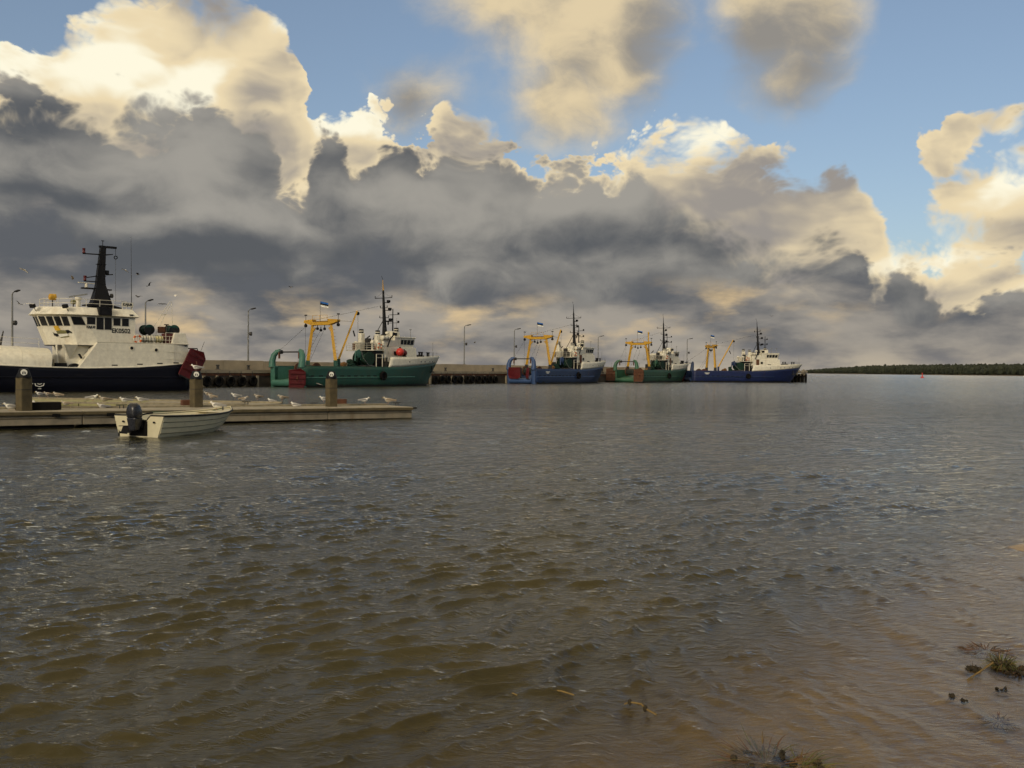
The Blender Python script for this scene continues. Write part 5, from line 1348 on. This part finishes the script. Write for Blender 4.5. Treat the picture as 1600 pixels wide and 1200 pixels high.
# ---------------------------------------------------------------- small open boat with outboard
def build_skiff():
    hd = 17.0; L = 4.75
    o = empty('motor_boat', (-11.72, 27.9, 0), R(90 - hd)); tag(o, 'small cream open boat with black outboard motor tied at the pontoon', 'motor boat')
    st = [0, .12, .28, .45, .62, .78, .90, .97, 1.0]
    top = [.93, .95, .97, .95, .88, .70, .44, .18, .02]; bot = [.70, .71, .70, .66, .55, .36, .16, .05, .01]
    zt = [.66, .64, .62, .61, .61, .63, .67, .72, .75]; zb = [-.05, -.06, -.07, -.06, -.03, .05, .18, .36, .50]
    xo = [0, 0, 0, 0, 0, 0, .0, .0, .05]
    def row(f, out=0.0):
        r = []
        for i in range(9):
            y = bot[i] + (top[i] - bot[i]) * (f ** .8); z = zb[i] + (zt[i] - zb[i]) * f
            r.append((st[i] * L - (1 - f) * .28 * st[i] ** 4 + xo[i], y + (out if i < 8 else 0), z))
        return r
    m = 4
    for s in (1, -1):
        for k in range(m):
            a, b = row(k / m, .012 if k else .0), row((k + 1) / m, .0)
            inn = row((k + 1) / m, -.02)
            rows = [[(x, s * y, z) for x, y, z in q] for q in (a, b)]
            p = MB().quadgrid(rows).build('strake', GELCOAT, o); sm = p.modifiers.new('skin', 'SOLIDIFY'); sm.thickness = .018; sm.offset = -1 if s < 0 else 1
        for k in (1, 2, 3): MB().tube([(x, s * y, z - .004) for x, y, z in row(k / m, .010)][:8], .007, 5).build('lap_shadow', mat('lap_shadow_tone', (.07, .06, .035), .8), o)  # thin dark tubes paint the shadow line under each plank lap
        g = row(1.0, .012)
        MB().tube([(x, s * y, z + .012) for x, y, z in g], .030, 8).build('rubbing_rail', BLACK, o, True)
        MB().tube([(x, s * max(0.0, y - .035), z + .03) for x, y, z in g], .022, 6).build('gunwale', GELCOAT, o, True)
        inner = [[(x, s * max(0, y - .05), z) for x, y, z in row(1.0)], [(x, s * max(0, y - .13), z) for x, y, z in row(.35)]]
        MB().quadgrid(inner).build('inner_liner', GELCOAT, o, True)
    b0 = row(0.0)
    MB().quadgrid([[(x, y, z) for x, y, z in b0], [(x, -y, z) for x, y, z in b0]]).build('bottom', GELCOAT, o)
    MB().quadgrid([[(x, max(0, y - .12), z) for x, y, z in row(.35)], [(x, -max(0, y - .12), z) for x, y, z in row(.35)]]).build('cockpit_floor', GELCOAT, o)
    # transom with a notch for the motor
    P = [(-.70, -.05), (.70, -.05), (.93, .66), (.44, .66), (.34, .56), (.30, .50), (-.30, .50), (-.34, .56), (-.44, .66), (-.93, .66)]
    mb = MB(); n = len(P); mb.v = [(-.03, y, z) for y, z in P] + [(.03, y, z) for y, z in P]
    mb.f = [tuple(range(n)), tuple(range(n, 2 * n))[::-1]] + [(i, (i + 1) % n, n + (i + 1) % n, n + i) for i in range(n)]
    mb.build('transom', GELCOAT, o)
    MB().tube([(-.01, -.93, .675), (-.01, -.44, .675), (-.01, -.33, .57), (-.01, -.29, .515), (-.01, .29, .515), (-.01, .33, .57), (-.01, .44, .675), (-.01, .93, .675)], .028, 8).build('transom_trim', BLACK, o)
    MB().b2((-.062, -.33, .04), (-.032, .33, .50)).build('motor_pad', RUBBER, o)
    MB().tube([(-.05, .55, .48), (-.10, .55, .48)], .03, 8).build('drain_plug', BLACK, o); MB().tube([(-.05, -.60, .47), (-.09, -.60, .47)], .03, 8).build('drain_plug', BLACK, o)
    for x in (1.15, 2.35): MB().b2((x, -.78, .40), (x + .32, .78, .44)).build('thwart', GELCOAT, o, bevel=.01)
    fd = [q for q in row(1.0) if q[0] > 3.3]
    MB().poly([(x, max(0, y - .03), z - .01) for x, y, z in fd] + [(x, -max(0, y - .03), z - .01) for x, y, z in fd[::-1]]).build('foredeck', GELCOAT, o)
    rp = [(2.9 + .25 * math.cos(t * .9) * (1 - t / 40), .1 + .35 * math.sin(t * .9) * (1 - t / 40), .47 + .004 * t) for t in range(24)]
    MB().tube(rp, .016, 5).build('mooring_rope', mat('dark_rope', (.06, .045, .03), .9), o)
    MB().tube([(1.6, -.85, .60), (1.9, -.5, .50), (2.5, -.7, .46), (3.0, -.6, .5)], .014, 5).build('mooring_rope', mat('dark_rope', (.06, .045, .03), .9), o)
    MB().lathe([(.03, 0), (.03, .1), (.06, .12)], (4.35, 0, .68), n=8).build('bow_bitt', GALV, o)
    MB().tube([(4.4, 0, .75), (4.0, .5, .58), (3.4, 1.3, .60), (2.9, 1.9, .62)], .014, 5).build('bow_line', mat('green_rope', (.03, .10, .06), .9), o)
    # outboard, turned a little to port and tilted
    ob = empty('outboard_motor', (-.10, -.06, .50), 0, o); ob.scale = (.92, .88, .92)
    OUT = mat('outboard_charcoal', (.020, .021, .026), .28, var=.1)
    prof = [(.0, .30, .20), (.05, .36, .22), (.18, .37, .23), (.32, .33, .21), (.44, .26, .17), (.50, .14, .10)]
    rows = []
    for z, lx, ly in prof:
        rows.append([(-.20 - z * .10 + lx * .62 * math.copysign(abs(math.cos(t)) ** .6, math.cos(t)), ly * math.copysign(abs(math.sin(t)) ** .6, math.sin(t)), .12 + z) for t in [6.2832 * k / 20 for k in range(20)]])
    mb = MB().quadgrid(rows, True); mb.f.append(tuple(range(20))); q = len(mb.v); mb.f.append(tuple(range(q - 20, q))); mb.build('cowling', OUT, ob, True)
    MB().tube([(-.2, -.235, .22), (-.42, 0, .22), (-.2, .235, .22)], .012, 5).build('cowling_stripe', GALV, ob)
    MB().hexa([(-.34, -.12, -.30), (-.06, -.12, -.30), (-.06, .12, -.30), (-.34, .12, -.30), (-.40, -.18, .13), (.0, -.18, .13), (.0, .18, .13), (-.40, .18, .13)]).build('mid_section', OUT, ob, bevel=.03)
    MB().b2((-.04, -.16, -.22), (.10, .16, .06)).build('clamp_bracket', BLACK, ob, bevel=.02)
    lg = empty('lower_leg', (-.2, .08, -.20), R(-62), ob); lg.scale = (.72, .72, .9)
    MB().hexa([(-.55, -.035, -.18), (-.10, -.05, -.22), (-.10, .05, -.22), (-.55, .035, -.18), (-.45, -.05, .04), (.05, -.08, .10), (.05, .08, .10), (-.45, .05, .04)]).build('leg_casing', BLACK, lg, bevel=.02)
    MB().box((-.42, 0, .06), (.40, .22, .02)).build('cavitation_plate', BLACK, lg)
    MB().tube([(-.25, 0, -.20), (-.62, 0, -.18)], [.05, .04], 10).build('gear_case', BLACK, lg, True)
    for k in range(3):
        t = 2.094 * k + .4; c, s = math.cos(t), math.sin(t)
        MB().hexa([(-.60, c * .03 - s * .02, -.18 + s * .03 + c * .02), (-.64, c * .03 + s * .02, -.18 + s * .03 - c * .02), (-.66, c * .14 + s * .06, -.18 + s * .14 - c * .06), (-.60, c * .14 - s * .06, -.18 + s * .14 + c * .06),
                   (-.59, c * .03 - s * .02, -.18 + s * .03 + c * .02), (-.63, c * .03 + s * .02, -.18 + s * .03 - c * .02), (-.65, c * .14 + s * .06, -.18 + s * .14 - c * .06), (-.59, c * .14 - s * .06, -.18 + s * .14 + c * .06)]).build('propeller_blade', BLACK, lg)
    MB().tube([(.05, .0, .2), (.42, -.1, .26), (.55, -.12, .27)], [.03, .025, .03], 8).build('tiller', BLACK, ob)
    return o
build_skiff()

# ---------------------------------------------------------------- gulls
def gull_meshes(wingm, bodym, tag_):
    G = {}
    # body along +x (head), one closed surface
    sec = [(-.26, .0, .155, .008), (-.20, .0, .155, .036), (-.10, .0, .155, .076), (.0, .0, .155, .096), (.08, .0, .162, .092), (.130, .0, .190, .066), (.150, .0, .222, .050), (.163, .0, .252, .050), (.185, .0, .268, .047), (.215, .0, .264, .026), (.228, .0, .260, .008)]
    rows = [[(x, r * .85 * math.cos(6.2832 * k / 12), z + r * math.sin(6.2832 * k / 12)) for k in range(12)] for x, y, z, r in sec]
    mb = MB().quadgrid(rows, True); mb.f.append(tuple(range(12))); n = len(mb.v); mb.f.append(tuple(range(n - 12, n)))
    G['body'] = mb.mesh('gull_body', bodym, True)
    mb = MB()
    for s in (-1, 1):
        rows = []
        for x, z, w, t in ((.09, .195, .066, .02), (.02, .210, .082, .03), (-.10, .195, .074, .03), (-.22, .170, .042, .022), (-.34, .155, .010, .01)):
            rows.append([(x, s * (w + .012), z - .05), (x, s * (w + .016), z), (x, s * w * .45, z + .035), (x, s * w * .2, z + .03)])
        mb.quadgrid(rows)
    G['wing'] = mb.mesh('gull_wings', wingm, True)
    mb = MB()
    for s in (-1, 1): mb.quadgrid([[(-.24, s * .03, .165), (-.24, s * .008, .172)], [(-.37, s * .012, .152), (-.37, s * .002, .158)]])
    G['tip'] = mb.mesh('gull_wing_tips', GULLK)
    G['beak'] = MB().tube([(.215, 0, .257), (.258, 0, .252), (.276, 0, .242)], [.011, .008, .002], 6).mesh('gull_beak', BEAK)
    G['leg'] = MB().tube([(.0, 0, .09), (.0, 0, .0)], .006, 5).box((.02, 0, .004), (.05, .03, .006)).mesh('gull_leg', PINK)
    return G
GA, GB = gull_meshes(GULLG, GULLW, 'adult'), gull_meshes(GULLB, mat('pale_brown_feathers', (.50, .44, .35), .85, var=.25, vscale=35), 'young')
def link(name, me, parent, loc=(0, 0, 0)):
    o = bpy.data.objects.new(name, me); COL.objects.link(o); o.parent = parent; o.location = loc; return o
def gull(loc, rz, label, group, G=None, sc=1.0, sit=False):
    G = G or GA
    o = empty('gull', loc, rz); o.scale = (sc * .82,) * 3; tag(o, label, 'gull', group)
    dz = -.085 if sit else 0
    link('body', G['body'], o, (0, 0, dz)); link('wings', G['wing'], o, (0, 0, dz)); link('wing_tips', G['tip'], o, (0, 0, dz)); link('beak', G['beak'], o, (0, 0, dz))
    if not sit:
        for s in (-1, 1): link('leg', G['leg'], o, (0.01, s * .03, 0))
    return o
GR = 'gulls resting on the pontoons'
rg_ = random.Random(12)
GULLS = [(16, 641.5, 'A', 'pale gull at the far left end of the pontoon, left of the first pile', 1.15), (62, 619.5, 'A', 'white-headed gull on the mossy arm, just right of the first pile', 1.15),
         (75, 619.8, 'B', 'brownish gull on the mossy arm, second right of the first pile', 1.1), (90, 621.5, 'B', 'mottled gull on the mossy arm, third right of the first pile', 1.25),
         (60, 640.5, 'A', 'large white gull standing against the black pile guide', 1.35), (103, 632.5, 'B', 'crouching gull at the right end of the black pile guide', 1.0),
         (145, 626.5, 'A', 'white gull with dark wingtips standing alone left of the outboard', 1.3), (163, 629.5, 'B', 'mottled gull close behind the white one left of the outboard', 1.3),
         (160, 637.5, 'A', 'pale gull crouching in front of the mottled one left of the outboard', 1.1), (195, 630.5, 'A', 'white-headed gull just left of the black outboard', 1.2), (220, 629.5, 'A', 'white gull directly behind the black outboard', 1.2),
         (324, 618.5, 'B', 'dark gull far behind the middle pile', 1.0), (331, 624.0, 'B', 'brown gull just right of the middle pile', 1.2),
         (368, 622.5, 'A', 'grey-winged gull standing beyond the small boat\'s bow', 1.2), (381, 627.5, 'B', 'sandy gull right of the small boat\'s bow, nearer the edge', 1.1), (403, 624.5, 'B', 'brown gull standing tall midway between boat and right pile', 1.2),
         (424, 628.5, 'A', 'white gull crouching midway between boat and right pile', 1.1), (441, 626.0, 'B', 'dark-backed gull left of the right-hand pile', 1.25), (461, 635.0, 'A', 'white gull lying down near the pontoon\'s front edge', 1.15),
         (506, 628.0, 'A', 'white gull half hidden by the right-hand pile', 1.2), (570, 630.0, 'A', 'grey-winged gull alone right of the right-hand pile', 1.2), (607, 631.0, 'B', 'sandy brown gull near the pontoon\'s right end', 1.35)]
SIT = {103, 160, 461, 424}
for px, py, k, lab, sc in GULLS:
    p = on_deck(px, py)
    s = (p - PA).dot(PN)
    if s > 2.55: p = on_z(px, py, 0.565)
    gull(p, R(180) + math.atan2(p.y, p.x) - R(90) + rg_.uniform(-.7, .7) + (R(180) if px in (145, 381, 570) else 0), lab, GR, GA if k == 'A' else GB, sc, px in SIT)
p = V(-11.72, 27.9, 0) + Matrix.Rotation(R(90 - 17), 3, 'Z') @ V(4.05, 0.05, .69)
gull(p, R(185), 'white gull perched on the bow of the small cream boat', GR, GA, 1.25)
gull(V(0, 0, 0), 0, 'gull perched on the cap of the middle pile', GR, GA, 1.1)
_g = bpy.data.objects[[x.name for x in COL.objects if x.get('label') == 'gull perched on the cap of the middle pile'][0]]
_pp = on_deck(308.5, 636.5) + PN * .15; _g.location = (_pp.x, _pp.y, at_y(308.5, 592, _pp.y).z + .33); _g.rotation_euler = (0, 0, R(200))

def flying_mesh(m):
    mb = MB()
    rows = [[(x, r * math.cos(6.2832 * k / 8), r * math.sin(6.2832 * k / 8)) for k in range(8)] for x, r in ((-.26, .012), (-.12, .05), (.05, .07), (.15, .05), (.22, .04), (.27, .008))]
    mb.quadgrid(rows, True); mb.f.append(tuple(range(8))); n = len(mb.v); mb.f.append(tuple(range(n - 8, n)))
    return mb.mesh('flying_gull_body', m, True)
def wing_mesh(m, up):
    mb = MB()
    pts = [(0.0, .04, .16, 0), (.25, .06, .15, up * .6), (.50, .0, .12, up), (.72, -.12, .03, up * .8)]
    rows = [[(c + w, y, z), (c + .4 * w, y, z + .025), (c - w, y, z)] for y, c, w, z in pts]
    mb.quadgrid(rows); mb.quadgrid([[(x, y, z - .012) for x, y, z in r] for r in rows])
    return mb.mesh('flying_gull_wing', m, True)
FB, FBW = flying_mesh(GULLG), flying_mesh(GULLW)
FW = [wing_mesh(GULLG, .16), wing_mesh(GULLB, .02), wing_mesh(GULLW, -.08), wing_mesh(GULLK, .2)]
FLY = [(38, 422, 80, 2, 'white gull flying highest at far left of the navy boat', 1), (30, 475, 80, 3, 'dark gull flying just right of the leftmost lamp post', 0), (45, 474, 76, 2, 'pale gull flying left of the wheelhouse roof', 1), (113, 434, 80, 1, 'faint gull flying left of the black mast', 0),
       (196, 422, 80, 2, 'white gull flying beside the tall whip aerial', 1), (215, 429, 80, 3, 'dark gull banking right of the tall whip aerial', 0), (233, 446, 80, 3, 'dark gull banking lower right of the tall whip aerial', 0), (216, 464, 80, 3, 'dark gull flying above the second lamp post', 0),
       (275, 461, 82, 2, 'pale gull flying above the white derrick', 1), (254, 475, 82, 1, 'small gull flying left of the derrick top', 0), (454, 449, 100, 3, 'lone dark gull over the green trawler\'s gantry', 0), (742, 535, 150, 1, 'distant gull between the two lone lamp posts', 0), (1205, 494, 160, 3, 'distant gull above the last blue trawler\'s mast', 0), (498, 600, 60, 1, 'gull skimming the water left of the right-hand pile', 0)]
for i, (px, py, Y, k, lab, w) in enumerate(FLY):
    p = at_y(px, py, Y); o = empty('flying_gull', p, rg_.uniform(0, 6.28)); o.rotation_euler = (rg_.uniform(-.5, .5), rg_.uniform(-.3, .3), rg_.uniform(0, 6.28)); o.scale = (.6,) * 3
    tag(o, lab, 'gull', 'gulls in flight over the harbour')
    link('body', FBW if w else FB, o)
    for s in (1, -1): q = link('wing', FW[k], o); q.scale = (1, s, 1)

# ---------------------------------------------------------------- reeds, tufts and twigs in the shallows
BL_G = mat('green_blade', (.085, .095, .020), .7, var=.4, vscale=9); BL_Y = mat('straw_blade', (.17, .11, .03), .7, var=.4, vscale=9); BL_O = mat('rusty_blade', (.11, .045, .014), .7, var=.4, vscale=9); BL_D = mat('dark_rooty_mud', (.040, .030, .015), .9, var=.5, vscale=20, bump=.02)
def blade(mb, p, d, ln, w, bend, rnd):
    a = V(*p); side = V(-d.y, d.x, 0).normalized() if abs(d.z) < .99 else V(1, 0, 0); rows = []
    n = 5
    for i in range(n + 1):
        t = i / n; q = a + d * (ln * t) + V(0, 0, -bend * ln * t * t) + side * (.04 * ln * math.sin(3 * t))
        ww = w * (1 - t) ** .7 + .0006
        rows.append([q - side * ww, q + V(0, 0, ww * .35), q + side * ww])
    mb.quadgrid(rows)
def tuft(loc, label, n, ln, spread, seed, mats, mud=.0, flat=0.0, cat='grass tuft'):
    rnd = random.Random(seed); o = empty('grass_tuft', loc); tag(o, label, cat, 'tufts in the shallows')
    for m, share in mats:
        mb = MB()
        for i in range(int(n * share)):
            a = rnd.random() * 6.283; r = spread * rnd.random() ** .7
            up = rnd.uniform(.25, 1.0) * (1 - flat); out = rnd.uniform(.3, 1.0)
            d = V(math.cos(a) * out, math.sin(a) * out, up + .02).normalized()
            blade(mb, (math.cos(a) * r, math.sin(a) * r, -.01), d, ln * rnd.uniform(.5, 1.2), rnd.uniform(.002, .0045), rnd.uniform(.1, .9) * (1 - .6 * flat), rnd)
        if mb.v: b = mb.build('blades', m, o); b['kind'] = 'stuff'
    if mud:
        mb = MB()
        for i in range(12): mb.ball((rnd.uniform(-1, 1) * spread, rnd.uniform(-1, 1) * spread * .7, rnd.uniform(-.01, mud * .5)), mud * rnd.uniform(.4, .9), 8, (1, 1, .7))
        mb.v = [(x + rnd.uniform(-.008, .008), y + rnd.uniform(-.008, .008), z + rnd.uniform(-.008, .008)) for x, y, z in mb.v]
        mb.build('root_clod', BL_D, o)['kind'] = 'stuff'
    return o
tuft(on_z(1566, 1040), 'upright olive grass tuft on a dark clod in the shallows near the right edge', 280, .16, .045, 1, ((BL_G, .5), (BL_Y, .3), (BL_D, .2)), .05)
tuft(on_z(1590, 1048), 'low dark clod trailing beside the upright grass tuft', 120, .10, .10, 5, ((BL_D, .6), (BL_O, .4)), .03, .5)
tuft(on_z(1521, 1046), 'small dark clod left of the upright grass tuft', 40, .06, .04, 2, ((BL_D, .6), (BL_Y, .4)), .025, .2)
tuft(on_z(1487, 1088), 'tiny dark stub standing in the shallows, left of a pair', 10, .05, .012, 3, ((BL_D, 1),), .016)
tuft(on_z(1507, 1096), 'tiny dark stub standing in the shallows, right of a pair', 10, .05, .012, 4, ((BL_D, 1),), .016)
tuft(on_z(1565, 1078), 'small twiggy scrap in the shallows below the grass tuft', 24, .06, .03, 6, ((BL_D, .5), (BL_Y, .5)), .012, .5)
tuft(on_z(1195, 1192), 'tangle of rusty and yellow reed stems at the bottom edge of the photo', 170, .26, .18, 7, ((BL_O, .45), (BL_Y, .35), (BL_G, .2)), .03, .78, 'reeds')
tuft(on_z(1250, 1196), 'green reed blades lying low right of the rusty tangle', 110, .24, .14, 8, ((BL_G, .7), (BL_Y, .3)), .03, .85, 'reeds')
tuft(on_z(1540, 1015), 'flat rusty weed patch just under the surface left of the tuft', 170, .12, .16, 9, ((BL_O, .6), (BL_D, .4)), 0, .85, 'weed')
tuft(on_z(1560, 1125), 'flat brown weed scrap near the right edge, low down', 90, .08, .09, 10, ((BL_O, .6), (BL_D, .4)), 0, .8, 'weed')
tuft(on_z(1130, 1120), 'dark fine weed patch floating below the bent straw', 0, .1, .1, 13, ((BL_D, 0),), .0) if False else None
def stalk(pts, label, ends, m=BL_Y, r=.006):
    P = [on_z(px, py, z) for px, py, z in pts]; o = empty('reed_stalk', P[0]); tag(o, label, 'reed stalk', 'stalks drifting in the shallows')
    Q = [q - P[0] for q in P]; dense = []
    for a, b in zip(Q, Q[1:]): dense += [a.lerp(b, k / 3) for k in range(3)]
    MB().tube(dense + [Q[-1]], r, 6).build('stem', m, o, True)
    for i in ends: MB().ball(Q[i], r * 2.6, 8, (1, 1, 1.5)).build('dark_node', BL_D, o, True)
stalk([(976, 1100, .0), (984, 1097, .02), (1002, 1100, .035), (1008, 1107, .02), (1026, 1117, .0)], 'bent yellow straw arching over the brown water with dark nodes', (1, 3))
stalk([(862, 1078, .005), (878, 1080, .012), (897, 1086, .0)], 'short pale straw floating left of the bent one', ())
stalk([(800, 1083, .005), (808, 1086, .0)], 'tiny pale straw end floating at mid bottom', (), BL_Y, .005)
stalk([(1512, 1062, .005), (1530, 1050, .03), (1552, 1035, .10)], 'yellow straw leaning against the upright grass tuft', (), BL_Y, .006)
